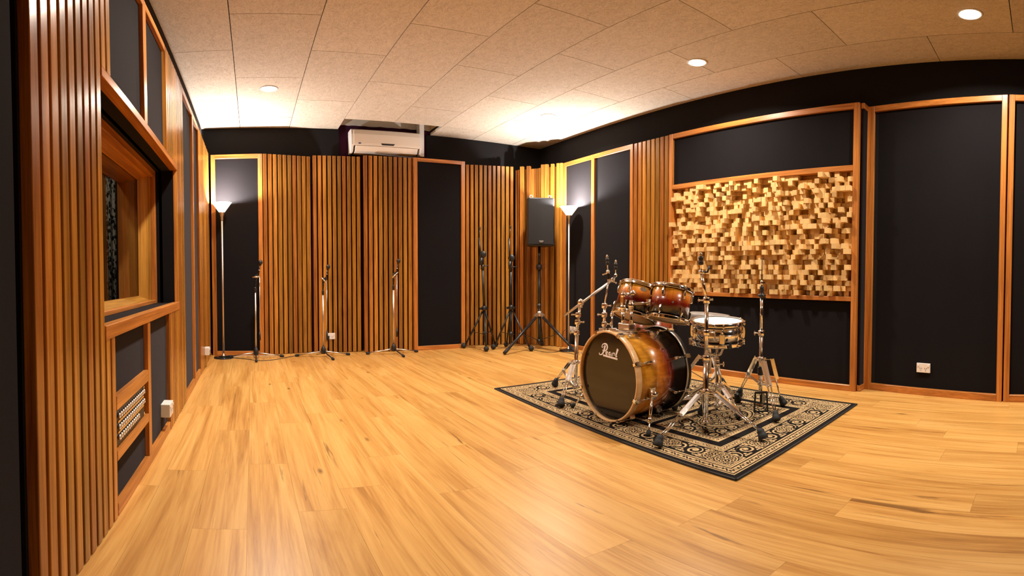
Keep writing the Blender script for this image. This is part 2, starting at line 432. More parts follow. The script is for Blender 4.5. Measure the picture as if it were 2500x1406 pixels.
b = MB(); b.prism([(xs[i], YB + .02, zz[i]) for i in range(26)] + [(xs[-1], YB + .02, CZ), (xs[0], YB + .02, CZ)], (0, .02, 0)); struct(b.build('trim_2', 'purple_paint'))
struct(MB().box((XL, YB - .004, 2.0), (1.10, YB + .02, CZ - .001)).build('trim_3', 'black_paint'))
struct(MB().box((2.258, YB - .004, 2.0), (XR, YB + .02, CZ - .001)).build('trim_4', 'black_paint'))

# ------------------------------------------------------------------ wall panels
def slat_panel(label, A, B, n, cut=None, z=(0.004, PH), wd=.046, depth=.034, group='timber slat panels round the walls', back=.05, first=0.0):
    o, T, N, L = frame2(A, B); pitch = (L - first) / n
    root = thing('slat_panel', label, 'slat panel', (o + T * L / 2), group)
    b = MB()
    for i in range(n):
        u0 = first + i * pitch + (pitch - wd) / 2; zs = [z]
        if cut:
            c0, c1, z0, z1 = cut
            yy = (o + T * (u0 + wd / 2)).y
            if c0 < yy < c1: zs = [(z[0], z0), (z1, z[1])]
        for za, zb in zs: b.obox(o, T, N, Z3, (u0, u0 + wd), (-depth, 0), (za, zb))
    b.build('slats', 'slat_z', root, bevel=.003, seg=2)
    b = MB()
    if cut:
        c0, c1, z0, z1 = cut; ua = sorted(((c0 - o.y) / T.y, (c1 - o.y) / T.y)); ua = (max(ua[0], 0), min(ua[1], L))
        if ua[0] > .001: b.obox(o, T, N, Z3, (0, ua[0]), (-depth - back + .03, -depth), (z[0], z[1]))
        if ua[1] < L - .001: b.obox(o, T, N, Z3, (ua[1], L), (-depth - back + .03, -depth), (z[0], z[1]))
        b.obox(o, T, N, Z3, ua, (-depth - back + .03, -depth), (z[0], z0)); b.obox(o, T, N, Z3, ua, (-depth - back + .03, -depth), (z1, z[1]))
    else: b.obox(o, T, N, Z3, (.015, L - .015), (-depth - back + .03, -depth), (z[0], z[1] - .01))
    b.build('backing', 'backing', root)
    return root
def grain(T): return 'rail_x' if abs(T.x) > abs(T.y) else 'rail_y'
def frame_panel(label, A, B, stiles, rails, fabrics, z=(0.0, PH), depth=.07, recess=.022, group='black fabric panels in timber frames'):
    """stiles: (u0, u1[, z0, z1]); rails: (z0, z1[, u0, u1]); fabrics: (u0, u1, z0, z1)"""
    o, T, N, L = frame2(A, B); root = thing('acoustic_panel', label, 'acoustic panel', (o + T * L / 2), group)
    for s_ in stiles:
        u0, u1 = s_[:2]; za, zb = s_[2:] if len(s_) > 2 else z
        MB().obox(o, T, N, Z3, (u0, u1), (-depth, 0), (za, zb)).build('stile', 'rail_z', root, bevel=.002)
    for r_ in rails:
        za, zb = r_[:2]; u0, u1 = r_[2:] if len(r_) > 2 else (0, L)
        MB().obox(o, T, N, Z3, (u0, u1), (-depth, -.001), (za, zb)).build('rail', grain(T), root, bevel=.002)
    for u0, u1, za, zb in fabrics:
        MB().obox(o, T, N, Z3, (u0, u1), (-depth + .005, -recess), (za, zb)).build('fabric', 'fabric', root)
    return root
# --- left wall
frame_panel('black fabric panel at the left edge, nearest the camera', (XF, -.6), (XF, 1.0314), [(0, .05)], [(0, .05, .05, 1.631), (PH - .05, PH, .05, 1.631)], [(.05, 1.631, .05, PH - .05)])
slat_panel('tall timber slat panel on the left, nearest the camera, left of the window', (XF, 1.08), (XF, 1.7967), 11, cut=(WY0 - .01, WY1, WZ0, WZ1 + .04), wd=.047)
Lw = 2.9962 - 1.7987
frame_panel('wide black fabric panel in two bays above the control room window', (XF, 1.7987), (XF, 2.9962), [(.5808, .6458, WZ1 + .04, PH)],
            [(PH - .045, PH)], [(0, .5808, WZ1 + .04, PH - .045), (.6458, Lw, WZ1 + .04, PH - .045)], z=(WZ1 + .04, PH))
frame_panel('low black fabric panel below the control room window', (XF, 1.7987), (XF, 2.9962), [(.5711, .6332, .055, 0.696)],
            [(0, .055), (0.4241, 0.4785, .001, .5711), (0.2279, 0.2687, .001, .5711)], [(0, .5711, 0.4785, 0.696), (0, .5711, .055, 0.2279), (.6332, Lw, .055, 0.696)], z=(0, 0.696))
slat_panel('timber slat panel on the left wall just beyond the control room window', (XF, 3.001), (XF, 3.7488), 12, cut=(WY0, WY1 + .02, WZ0, WZ1 + .04), wd=.047)
frame_panel('narrow two bay black fabric panel on the left wall, beyond the window', (XF, 3.7537), (XF, 4.8026), [(.583, .651)], [(0, .06), (PH - .05, PH)],
            [(0, .583, .06, PH - .05), (.651, 1.048, .06, PH - .05)])
slat_panel('timber slat panel on the left wall in the far corner by the left floor lamp', (XF, 4.8074), (XF, 5.985), 19, wd=.05)
# --- back wall
frame_panel('black fabric panel behind the left floor lamp', (-.486, 6.05), (.134, 6.035), [(0, .052), (.568, .62)], [(0, .05, .052, .568), (PH - .05, PH, .052, .568)],
            [(.052, .568, .05, PH - .05)])
slat_panel('leftmost of the three slat panels on the back wall, angled back', (.138, 6.03), (.738, 6.175), 10, wd=.044, back=.04)
slat_panel('middle slat panel on the back wall, the one with the white power point', (.745, 6.105), (1.352, 6.10), 10, wd=.043, back=.04)
slat_panel('rightmost of the three slat panels on the back wall, under the air conditioner', (1.36, 6.02), (1.995, 6.012), 10, wd=.045)
frame_panel('black fabric panel on the back wall between slat panel and corner slats', (2.0, 5.977), (2.70, 5.966), [(0, .05), (.648, .70)], [(0, .05, .05, .648), (PH - .045, PH, .05, .648)],
            [(.05, .648, .05, PH - .045)])
slat_panel('slat panel in the back right corner behind the black microphone stands', (2.718, 6.145), (3.43, 5.96), 12, wd=.043, back=.035)
# --- stepped slats in the corner
A, B = (3.44, 5.985), (3.84, 5.455)
o, T, N, L = frame2(A, B)
def u_at(px, dn):
    q = ray(px, 560); P0 = o + N * dn
    den = q.x * T.y - q.y * T.x                  # P0 + T u = q t
    return (P0.y * q.x - P0.x * q.y) / -den
root = thing('slat_panel', 'stepped corner slats of mixed depth behind the loudspeaker', 'slat panel', o + T * L / 2, 'timber slat panels round the walls')
b = MB(); cc = lambda k: 1120 + k / 8.786
for k0, k1, dn in ((1215, 1258, -.075), (1268, 1300, -.05), (1310, 1385, 0), (1405, 1445, -.06), (1450, 1525, 0), (1550, 1610, -.06), (1615, 1665, -.06), (1670, 1710, -.06),
                   (1715, 1753, -.04), (1757, 1835, .02), (1842, 1912, .02), (1925, 1965, -.03), (1968, 2040, .02), (2055, 2085, -.03), (2090, 2158, .035), (2165, 2225, .035)):
    u0, u1 = sorted((u_at(cc(k0), dn), u_at(cc(k1), dn)))
    b.obox(o, T, N, Z3, (u0, u1), (dn - .05, dn), (.004, PH - (0.03 if dn < -.02 else 0)))
b.build('slats', 'slat_z', root, bevel=.002)
MB().obox(o, T, N, Z3, (-.02, L - .02), (-.15, -.13), (.004, PH - .06)).build('backing', 'backing', root)
# --- right wall
frame_panel('two bay black fabric panel behind the right floor lamp', (XRF, 5.42), (XRF, 4.081), [(0, .055), (.60, .657), (1.296, 1.339)],
            [(0, .05), (PH - .05, PH)], [(.055, .60, .05, PH - .05), (.657, 1.296, .05, PH - .05)])
slat_panel('slat panel on the right wall left of the block diffuser frame', (XRF + .01, 4.078), (XRF + .01, 3.545), 8, wd=.048, back=.06)
R3z = (.722, .757); R2z = (1.765, 1.81)
frame_panel('large framed panel holding the wood block diffuser between two black fabrics', (XRF, 3.535), (XRF, 1.476), [(0, .048), (2.011, 2.059)],
            [(0, .05, .048, 2.011), (*R3z, .048, 2.011), (*R2z, .048, 2.011), (PH - .05, PH, .048, 2.011)],
            [(.048, 2.011, R2z[1], PH - .05), (.048, 2.011, .05, R3z[0])], depth=.155, recess=.03)
# block diffuser
b = MB(); ny, nz = 45, 24; y0, y1, z0, z1 = 1.526, 3.485, .758, 1.764
LV = [.02, .05, .08, .11, .14, .168]
dep = RNG.choice(LV, size=(ny, nz), p=[.16, .17, .2, .2, .16, .11])
py_, pz_ = (y1 - y0) / ny, (z1 - z0) / nz
for j in range(nz):
    sh = random.uniform(-.3, .3) * py_
    for i in range(ny):
        ya = y0 + i * py_ + (sh if i > 0 else 0); yb = y0 + (i + 1) * py_ + (sh if i < ny - 1 else 0)
        d = dep[i, j] + random.uniform(-.004, .004)
        b.box((3.985 - d, ya + .0004, z0 + j * pz_ + .0004), (3.985, yb - .0004, z0 + (j + 1) * pz_ - .0004))
root = thing('wood_diffuser', 'wall diffuser made of stepped pale pine blocks, behind the drums', 'diffuser', (3.985, (y0 + y1) / 2, z0))
b.build('blocks', 'pine_block', root)
MB().box((3.986, y0 - .003, z0 - .0), (4.004, y1, z1)).build('back_board', 'raw_pine', root)
# short return and the splayed panels towards the camera
frame_panel('narrow return panel at the right end of the diffuser frame', (XRF + .03, 1.47), (4.012, 1.47), [(.092, .122)], [(0, .05, 0, .092), (PH - .05, PH, 0, .092)], [(0, .092, .05, PH - .05)], depth=.03, recess=.012)
frame_panel('tall splayed black fabric panel with the white power point, right of the diffuser', (4.00, 1.450), (3.872, .276), [(0, .06), (1.138, 1.181)],
            [(0, .055, 0.06, 1.138), (PH - .05, PH, 0.06, 1.138)], [(0.06, 1.138, .055, PH - .05)], recess=.03, depth=.05)
frame_panel('black fabric panel at the right edge of the picture, nearest the camera', (3.870, .262), (3.93, -.9), [(0, .045), (1.115, 1.163)],
            [(0, .055, .045, 1.115), (PH - .05, PH, .045, 1.115)], [(.045, 1.115, .055, PH - .05)], recess=.03, depth=.05)

# ------------------------------------------------------------------ control room window
win = bpy.data.objects.new('window_1', None); COL.objects.link(win); struct(win)
XO = XF + .003; WB = 0.7427; XI = -.68; XG = -.762
def wp(b, name, mat, bevel=.002): return b.build(name, mat, win, bevel=bevel)
wp(MB().box((-.550, WY0 - .006, WZ1), (XO, 3.4041, WZ1 + .038)), 'window_header', 'rail_y')
wp(MB().box((-.545, WY0 - .006, 0.698), (XO, 3.4186, 0.7466)), 'window_ledge', 'rail_y')
b = MB(); b.box((XI, WY0, WZ1), (-.5505, WY1, WZ1 + .01)); b.box((XI, WY0, WB - .03), (-.5455, WY1, WB)); b.box((XI, WY1, WZ0), (-.530, WY1 + .01, WZ1)); b.box((XI, WY0 - .01, WZ0), (-.530, WY0, WZ1))
wp(b, 'reveal_lining', 'fabric', 0)
b = MB(); b.box((-.530, WY1 - .004, WZ0), (XO - .01, WY1 + .018, WZ1)); b.box((XI - .0, WY1 - .045, WZ0), (XI + .03, WY1, WZ1)); b.box((XI, WY0, WZ0), (XI + .03, WY0 + .045, WZ1))
wp(b, 'window_frame', 'rail_z')
b = MB(); b.box((XI - .0, WY0 + .045, WZ1 - .045), (XI + .03, WY1 - .045, WZ1)); b.box((XI - .0, WY0 + .045, WB), (XI + .03, WY1 - .045, WB + .022))
wp(b, 'window_rail', 'rail_y')
b = MB(); e = .045; f_ = .085
for (yy, s_) in ((WY1, -1), (WY0, 1)):
    b.prism([(XI, yy + s_ * e, WZ0), (XI, yy, WZ0), (XG, yy, WZ0), (XG, yy + s_ * f_, WZ0), (XI - .02, yy + s_ * e, WZ0)], (0, 0, WZ1 - WZ0))
wp(b, 'window_jamb', 'rail_z')
b = MB()
for (zz_, s_, e, f_) in ((WZ1, -1, .040, .066), (WB, 1, .022, .050)):
    b.prism([(XI, WY0, zz_ + s_ * e), (XI, WY0, zz_), (XG, WY0, zz_), (XG, WY0, zz_ + s_ * f_), (XI - .02, WY0, zz_ + s_ * e)], (0, WY1 - WY0, 0))
wp(b, 'window_sill', 'rail_y')
b = MB(); b.box((-.915, WY1 - .035, WZ0), (XG - .012, WY1 + .0, WZ1)); b.box((-.915, WY0, WZ0), (XG - .012, WY0 + .065, WZ1)); wp(b, 'inner_jamb', 'rail_z')
b = MB(); b.box((-.915, WY0, WZ0), (XG - .012, WY1, WB + .03)); b.box((-.915, WY0, WZ1 - .065), (XG - .012, WY1, WZ1)); wp(b, 'inner_sill', 'rail_y')
MB().box((XG - .010, WY0 + .01, WZ0 + .01), (XG - .001, WY1 - .01, WZ1 - .01)).build('window_glass', 'glass', win)
b = MB(); b.box((-2.6, 1.0, .0), (-2.55, 5.6, 2.5)); b.box((-2.6, 5.55, 0), (-.915, 5.6, 2.5)); b.box((-2.6, 1.0, 0), (-.915, 1.05, 2.5)); b.box((-2.6, 1, -.05), (-.915, 5.6, 0)); b.box((-2.6, 1, 2.5), (-.915, 5.6, 2.55))
b.box((-.935, 1.0, 0), (-.915, WY0, 2.5)); b.box((-.935, WY1, 0), (-.915, 5.6, 2.5)); b.box((-.935, WY0, 0), (-.915, WY1, WZ0)); b.box((-.935, WY0, WZ1), (-.915, WY1, 2.5))
struct(b.build('wall_control_room', 'dark_room'))
b = MB(); n = 60; vs = []; fs = []
for i in range(n + 1):
    t = i / n; xx = -1.19 + .135 * t; yy = 4.0 + .022 * math.sin(t * 19) + .008 * math.sin(t * 41)
    vs += [(xx, yy, .02), (xx, yy, 2.2)]
for i in range(n): fs.append((2 * i, 2 * i + 1, 2 * i + 3, 2 * i + 2))
b.add(vs, fs, True)
cur = b.build('curtain', 'spotted_cloth', loc=(-1.12, 4.0, .02)); so = cur.modifiers.new('thick', 'SOLIDIFY'); so.thickness = .004
cl_ = bpy.data.lights.new('curtain_fill_light', 'AREA'); cl_.shape = 'DISK'; cl_.size = .2; cl_.energy = 7; cl_.color = (1, .86, .68)  # fill light added out of view so the curtain shows through the glass
co_ = bpy.data.objects.new('curtain_fill_light', cl_); COL.objects.link(co_); co_.location = (-1.45, 2.7, 2.44)
tag(cur, 'black and white spotted curtain seen through the control room window', 'curtain')

# ------------------------------------------------------------------ lamps
def downlight(label, x, y):
    root = thing('downlight', label, 'downlight', (x, y, CZ), 'ceiling downlights')
    MB().ring((x, y, CZ), (0, 0, 1), [(.070, -.001), (.070, -.006), (.084, -.007), (.088, -.001)], 32).build('trim_ring', 'white_plastic', root)
    MB().lathe([(.070, -.004), (.070, -.001)], (x, y, CZ), n=24).build('lens', 'lamp_lens', root)
    ld = bpy.data.lights.new('downlight_lamp', 'AREA'); ld.shape = 'DISK'; ld.size = .12; ld.energy = DOWN_W; ld.color = DOWN_C; ld.spread = math.radians(150)
    lo = bpy.data.objects.new('downlight_lamp', ld); COL.objects.link(lo); lo.parent = root; lo.location = (0, 0, -.012)
    return root
for label, x, y in (('downlight near the back left corner, above the back slat panels', .183, 4.84), ('downlight in the back right corner, above the loudspeaker', 3.218, 4.81),
                    ('downlight above the drum kit, in front of the diffuser wall', 3.249, 2.667), ('downlight nearest the camera on the right side', 3.226, .487),
                    ('downlight on the left above the control room window', .183, 2.667), ('downlight behind the camera on the right side', 3.226, -1.60)):
    downlight(label, x, y)

def torchiere(label, x, y, H):
    root = thing('floor_lamp', label, 'floor lamp', (x, y, 0), 'torchiere floor lamps')
    MB().lathe([(.112, .002), (.115, .008), (.113, .014), (.090, .018), (.030, .026), (.012, .034), (.012, .05)], (x, y, 0), n=40).build('base', 'gloss_black', root)
    MB().lathe([(.034, .0262), (.030, .030), (.013, .040), (.012, .052)], (x, y, 0), n=30).build('base_collar', 'chrome', root)
    MB().lathe([(.1155, .000), (.1155, .006)], (x, y, 0), n=40).build('base_pad', 'rubber', root)
    MB().lathe([(.0115, .03), (.0115, H - .19)], (x, y, 0), n=16).build('pole', 'lamp_metal', root)
    MB().lathe([(.0125, H - .20), (.016, H - .185), (.017, H - .16), (.030, H - .115), (.034, H - .105)], (x, y, 0), n=24).build('cup', 'satin_metal', root)
    MB().ring((x, y, 0), (0, 0, 1), [(.034, H - .106), (.112, H - .004), (.120, H), (.116, H + .001), (.108, H - .002), (.030, H - .100)], 48).build('bowl_shade', 'opal_glass', root)
    MB().lathe([(.034, H - .104), (.034, H - .100)], (x, y, 0), n=24).build('bowl_floor', 'satin_metal', root)
    MB().ball((x, y, H - .062), .024, 12).build('bulb', 'lamp_lens', root)
    ld = bpy.data.lights.new('uplight', 'POINT'); ld.energy = UP_W; ld.color = UP_C; ld.shadow_soft_size = .026
    lo = bpy.data.objects.new('uplight', ld); COL.objects.link(lo); lo.parent = root; lo.location = (0, 0, H - .034)
    return root
torchiere('torchiere floor lamp in the back left corner', -.346, 5.850, 1.735)
torchiere('torchiere floor lamp in the back right corner beside the loudspeaker', 3.713, 5.076, 1.728)

# ------------------------------------------------------------------ air conditioner
x0, x1 = 1.215, 2.115; yb = YB - .006
root = thing('air_conditioner', 'white split system air conditioner high on the back wall', 'air conditioner', ((x0 + x1) / 2, yb, 2.38))
pr = [(yb, 2.665), (6.045, 2.668), (6.010, 2.655), (6.000, 2.600), (6.000, 2.490), (6.004, 2.462), (yb, 2.462)]
MB().prism([(x0 + .03, y, z) for y, z in pr], (x1 - x0 - .05, 0, 0)).build('front_panel', 'cream_plastic', root, bevel=.004, seg=2)
pe = [(yb, 2.670), (6.06, 2.672), (6.02, 2.655), (6.008, 2.60), (6.006, 2.47), (6.045, 2.392), (6.10, 2.380), (yb, 2.380)]
MB().prism([(x0, y, z) for y, z in pe], (.031, 0, 0)).build('end_cap', 'white_plastic', root, bevel=.004, seg=2)
MB().prism([(x1 - .021, y, z) for y, z in pe], (.021, 0, 0)).build('end_cap', 'white_plastic', root, bevel=.004, seg=2)
pv = [(yb, 2.457), (6.009, 2.457), (6.047, 2.397), (6.10, 2.385), (yb, 2.385)]
MB().prism([(x0 + .055, y, z) for y, z in pv], (x1 - x0 - .10, 0, 0)).build('vent_flap', 'cream_plastic', root, bevel=.003)
MB().box((x0 + .031, 6.105, 2.392), (x1 - .021, yb, 2.4615)).build('vent_slot', 'black_plastic', root)
MB().prism([(1.585, 5.999, 2.494), (1.765, 5.999, 2.494), (1.748, 5.999, 2.472), (1.602, 5.999, 2.472)], (0, .004, 0)).build('display', 'black_plastic', root)
b = MB(); b.prism([(1.318 + .018 * math.cos(t * PI / 8), 5.9992, 2.484 + .0075 * math.sin(t * PI / 8)) for t in range(16)], (0, .003, 0)); b.build('badge', 'blue_badge', root)
tag(MB().box((2.120, 6.10, 2.386), (2.186, yb, 3.04)).build('pipe_cover', 'white_plastic', loc=(2.15, yb, 2.386), bevel=.004),
    'white vertical pipe cover beside the air conditioner', 'pipe cover')

# ------------------------------------------------------------------ power points
def power_point(label, c, T, N, depth=.012, w_=.116, h_=.074, plug=False):
    c = Vector(c); T = Vector(T); N = Vector(N)
    root = thing('power_point', label, 'power point', c, 'white double power points')
    MB().obox(c, T, N, Z3, (-w_ / 2, w_ / 2), (.0005, depth), (-h_ / 2, h_ / 2)).build('face_plate', 'white_plastic', root, bevel=.0025, seg=2)
    for s_ in (-1, 1):
        MB().obox(c, T, N, Z3, (s_ * .043 - .007, s_ * .043 + .007), (depth, depth + .004), (.010, .026)).build('switch', 'white_plastic', root, bevel=.001)
        b = MB()
        b.obox(c + T * (s_ * .020 - .007) - Z3 * .004, (T + Z3 * .5).normalized(), N, (Z3 - T * .5).normalized(), (-.0016, .0016), (depth, depth + .0006), (-.005, .005))
        b.obox(c + T * (s_ * .020 + .007) - Z3 * .004, (T - Z3 * .5).normalized(), N, (Z3 + T * .5).normalized(), (-.0016, .0016), (depth, depth + .0006), (-.005, .005))
        b.obox(c + T * (s_ * .020) - Z3 * .019, T, N, Z3, (-.0014, .0014), (depth, depth + .0006), (-.005, .005))
        b.build('socket_holes', 'black_plastic', root)
    return root
o, T, N, L = frame2((4.00, 1.450), (3.872, .276))
# right splayed panel: the fabric lies 30 mm behind the frame front
pc = onx(2253.5, 898.5, 3.955)
u = (Vector((pc.x, pc.y, 0)) - o).dot(T); pc = o + T * u + N * (-.030) + Z3 * pc.z
power_point('white power point on the splayed black panel at the right', pc, T, N, .014)
power_point('white power point on the middle back slat panel', ony(807, 820.5, 6.103) + Vector((0, .004, 0)), (1, 0, 0), (0, -1, 0), .012)
pc = onx(1399, 804.5, XRF - .022); power_point('white power point behind the right floor lamp', (XRF - .022, pc.y, pc.z), (0, 1, 0), (-1, 0, 0), .012)
pc = onx(409, 985, XF + .03); power_point('white power point on a deep box below the control room window', (XF - .022, 2.8408, 0.1735), (0, 1, 0), (1, 0, 0), .055)
power_point('white power point low on the left wall near the back corner', (XF - .002, 5.2639, 0.1638), (0, 1, 0), (1, 0, 0), .047)

# ------------------------------------------------------------------ patch panel
root = thing('patch_panel', 'rack patch panel of microphone sockets in the low left wall panel', 'patch panel', (XF - .02, 2.078, .27))
MB().box((XF - .022, 1.831, .271), (XF - .014, 2.320, .423)).build('face_plate', 'patch_black', root)
for r_, zc in enumerate((.390, .346, .305)):
    for k in range(16):
        yc = 1.860 + k * .0293
        if r_ == 2 and k > 11: continue
        b = MB(); b.ring((XF - .014, yc, zc), (1, 0, 0), [(.0072, 0), (.0105, 0), (.0105, .010), (.0072, .010)], 14); 
        b.tube((XF - .0138, yc, zc + .0135), (XF - .0120, yc, zc + .0135), .0022, n=6)
        b.build('socket', 'satin_metal', root)
for zc in (.368, .326): MB().box((XF - .014, 1.845, zc - .004), (XF - .0095, 2.30, zc + .004)).build('label_strip', 'gold_metal', root)
for zc in (.285, .408): MB().lathe([(.006, 0), (.006, .004)], (XF - .014, 2.310, zc), (1, 0, 0), 10).build('rack_screw', 'chrome', root)

# ------------------------------------------------------------------ microphone stands along the back wall
def mic_stand(label, base, H, top_px, clip, fwd, boom=None):
    x, y = base
    root = thing('microphone_stand', label, 'microphone stand', (x, y, 0), 'chrome and black microphone stands along the back wall')
    b = MB(); b.lathe([(.020, .035), (.030, .045), (.030, .085), (.016, .12), (.011, .125)], (x, y, 0), n=16); b.build('leg_hub', 'black_plastic', root)
    for k, (dx, dy) in enumerate(((-.31, .075), (.31, .055), fwd)):
        p0 = Vector((x, y, .065)); p1 = Vector((x + dx, y + dy, .014))
        lg = MB().tube(p0, p1, .0075, n=10).build('leg', 'satin_metal' if k < 2 else 'black_metal', root)
        MB().lathe([(.012, -.030), (.015, -.022), (.015, .012), (.010, .018)], p1, (p1 - p0), 12).build('rubber_foot', 'rubber', lg)
    MB().tube((x, y, .11), (x, y, H * .72), .0105, n=14).build('pole', 'satin_metal', root)
    MB().lathe([(.0135, H * .70), (.0150, H * .71), (.0150, H * .745), (.0115, H * .755)], (x, y, 0), n=16).build('clutch', 'black_plastic', root)
    t = Vector((x + .012, y, H * .86))
    MB().tube((x, y, H * .75), t, .0078, n=12).build('upper_pole', 'black_metal', root)
    b = MB(); b.ball(t, .024, 12, (1, .8, 1)); b.bar(t + Vector((-.012, -.012, .0)), t + Vector((.02, -.012, .03)), .028, .02); b.build('boom_joint', 'black_plastic', root)
    a = Vector(clip); MB().tube(t + Vector((0, -.030, 0)) - a, t + Vector((0, -.030, 0)) + a, .0085, n=10).build('boom_arm', 'chrome', root)
    p = t + Vector((.024, .0, .0)); q = Vector((x + .058, y, H))
    MB().tube(p, q, .0075, n=10).build('boom_tube', 'black_metal', root)
    MB().lathe([(.012, -.004), (.012, .004)], (p + q) / 2, (q - p), 14).build('collar', 'chrome', root)
    b = MB(); b.ball(q + Vector((.006, 0, .012)), .025, 12, (1, .9, 1.1)); b.tube(q + Vector((.0, 0, -.02)), q + Vector((.01, 0, .02)), .015, n=12); b.build('microphone_clip', 'black_plastic', root)
    pw_ = MB(); pw_.tube((x + .047, y + .02, .20), (x + .047, y + .02, .29), .011, n=12); pw_.build('counterweight', 'black_plastic', root)
    MB().tube((x + .047, y + .02, .29), p + Vector((.015, .02, 0)), .0045, n=8).build('boom_tail', 'satin_metal', root)
    return root
mic_stand('leftmost microphone stand on the back wall, beside the left lamp', (.034, 5.80), 1.05, None, (-.045, 0, -.004), (.0, -.27))
mic_stand('middle microphone stand on the back wall, in front of the power point', (.822, 5.80), .995, None, (.033, 0, -.030), (.072, -.26))
mic_stand('rightmost microphone stand of the three on the back wall, near the black panel', (1.672, 5.78), 1.06, None, (-.036, 0, -.030), (.045, -.25))

# ------------------------------------------------------------------ tall black stands and the loudspeaker
def tall_stand(label, C, hub, feet, tip, elbow, clutch):
    C = Vector(C); hub = Vector(hub)
    root = thing('boom_stand', label, 'microphone stand', C, 'tall black boom stands in the corner')
    b = MB(); b.lathe([(.028, -.03), (.034, -.015), (.034, .015), (.02, .03)], hub, n=16)
    for f in feet:
        d = (Vector(f) - hub); d.z = 0; d.normalize(); b.bar(hub, hub + d * .06 - Z3 * .01, .03, .028)
    b.build('leg_hub', 'black_metal', root)
    low = Vector((C.x, C.y, .10))
    for f in feet:
        f = Vector(f); d = f - hub; e = hub + d * .08; g_ = f - d.normalized() * .03
        lg = MB().tube(e, g_, .0115, n=12).build('leg', 'black_metal', root)
        MB().ball(f + Z3 * .034, .034, 14, (1, 1, 1)).build('rubber_foot', 'rubber', lg)
        m = hub + d * .58; MB().bar(low + Z3 * .08, m, .014, .006).build('brace', 'black_metal', root)
    b = MB(); b.tube((C.x, C.y, .08), hub, .012, n=12); b.lathe([(.022, -.03), (.022, .03)], (C.x, C.y, .19), n=14); b.build('centre_post', 'black_metal', root)
    cl = Vector(clutch); tip = Vector(tip); elbow = Vector(elbow)
    MB().tube(hub, cl, .0165, n=14).build('lower_tube', 'black_metal', root)
    b = MB(); b.tube(cl - Z3 * .03, cl + Z3 * .03, .023, n=14); b.tube(cl + Z3 * .015, cl + Vector((.06, -.03, .018)), .006, n=8); b.ball(cl + Vector((.062, -.031, .018)), .011, 10); b.build('clutch', 'black_plastic', root)
    MB().tube(cl, elbow, .0125, n=12).build('upper_tube', 'black_metal', root)
    b = MB(); b.lathe([(.038, -.018), (.044, -.010), (.044, .010), (.036, .018), (.012, .024)], elbow, (-.45, -.85, 0), 20); b.build('swivel', 'black_plastic', root)
    b = MB(); off = Vector((-.03, -.01, 0)); b.tube(elbow + off - Z3 * .10, elbow + off + (tip - elbow) * .62, .0125, .0125, 12); b.tube(elbow + off + (tip - elbow) * .60, tip, .0065, .0065, 10)
    b.build('boom_arm', 'black_metal', root)
    b = MB(); b.ball(tip, .013, 10); b.tube(tip - Z3 * .03, tip, .010, n=10); b.build('boom_tip', 'black_plastic', root)
    b = MB(); wt = elbow + off - Z3 * .06; b.tube(wt - Z3 * .07, wt + Z3 * .02, .020, n=14); b.build('counterweight', 'black_plastic', root)
    return root
r = (2.886, 5.775, 0)
tall_stand('tall black boom stand left of the pair in the corner, next to the black panel', r, at(1182, 752, r), [(2.795, 5.545, 0), (2.66, 5.93, 0), (3.10, 5.87, 0)], at(1171, 556, r), at(1179, 621, r), at(1178, 652, r))
r = (3.150, 5.545, 0)
tall_stand('tall black boom stand between the other boom stand and the speaker stand', r, at(1248, 750, r), [(2.955, 5.66, 0), (3.30, 5.30, 0), (3.22, 5.80, 0)], at(1246, 553, r), at(1249, 630, r), at(1247, 655, r))

r = Vector((3.493, 5.42, 0)); hub = at(1317, 765, r)
root = thing('speaker_stand', 'black tripod stand carrying the loudspeaker in the corner', 'speaker stand', r)
b = MB(); b.lathe([(.030, -.035), (.036, -.02), (.036, .02), (.028, .03)], hub, n=18)
feet = [Vector((2.862, 5.205, .018)), Vector((3.600, 4.745, .018)), Vector((3.66, 5.60, .018))]
for f in feet:
    d = f - hub; d.z = 0; d.normalize(); b.bar(hub + Z3 * .005, hub + d * .085 - Z3 * .03, .034, .032)
b.build('leg_hub', 'satin_metal', root)
for f in feet:
    d = f - hub; lg = MB().tube(hub + d * .10, f - d * .02, .0175, n=14).build('leg', 'black_metal', root)
    MB().tube(f - d * .11, f, .0205, .0205, 14).build('foot_cap', 'rubber', lg)
    MB().bar((r.x, r.y, .10), hub + d * .52, .018, .006).build('brace', 'black_metal', root)
b = MB(); b.tube((r.x, r.y, .09), hub, .0185, n=14); b.tube((r.x, r.y, .07), (r.x, r.y, .12), .028, n=14); b.build('centre_post', 'black_metal', root)
col_ = at(1317, 652, r)
MB().tube(hub, (r.x, r.y, col_.z), .0215, n=16).build('lower_tube', 'black_metal', root)
b = MB(); b.lathe([(.030, -.035), (.034, -.02), (.034, .03), (.026, .035)], (r.x, r.y, col_.z), n=16); b.tube((r.x, r.y, col_.z), (r.x - .055, r.y - .02, col_.z + .002), .011, n=10); b.build('collar', 'black_plastic', root)
MB().path([(r.x + .02, r.y - .02, col_.z + .01), (r.x + .075, r.y - .05, col_.z + .04), (r.x + .075, r.y - .05, col_.z + .01), (r.x + .03, r.y - .03, col_.z - .05)], .0022, 6).build('pin_lanyard', 'cable', root)
b = MB(); b.tube((r.x, r.y, hub.z + .06), (r.x, r.y, hub.z + .12), .026, n=14); b.ball((r.x - .035, r.y - .02, hub.z + .10), .012, 10); b.build('lock_knob', 'black_plastic', root)
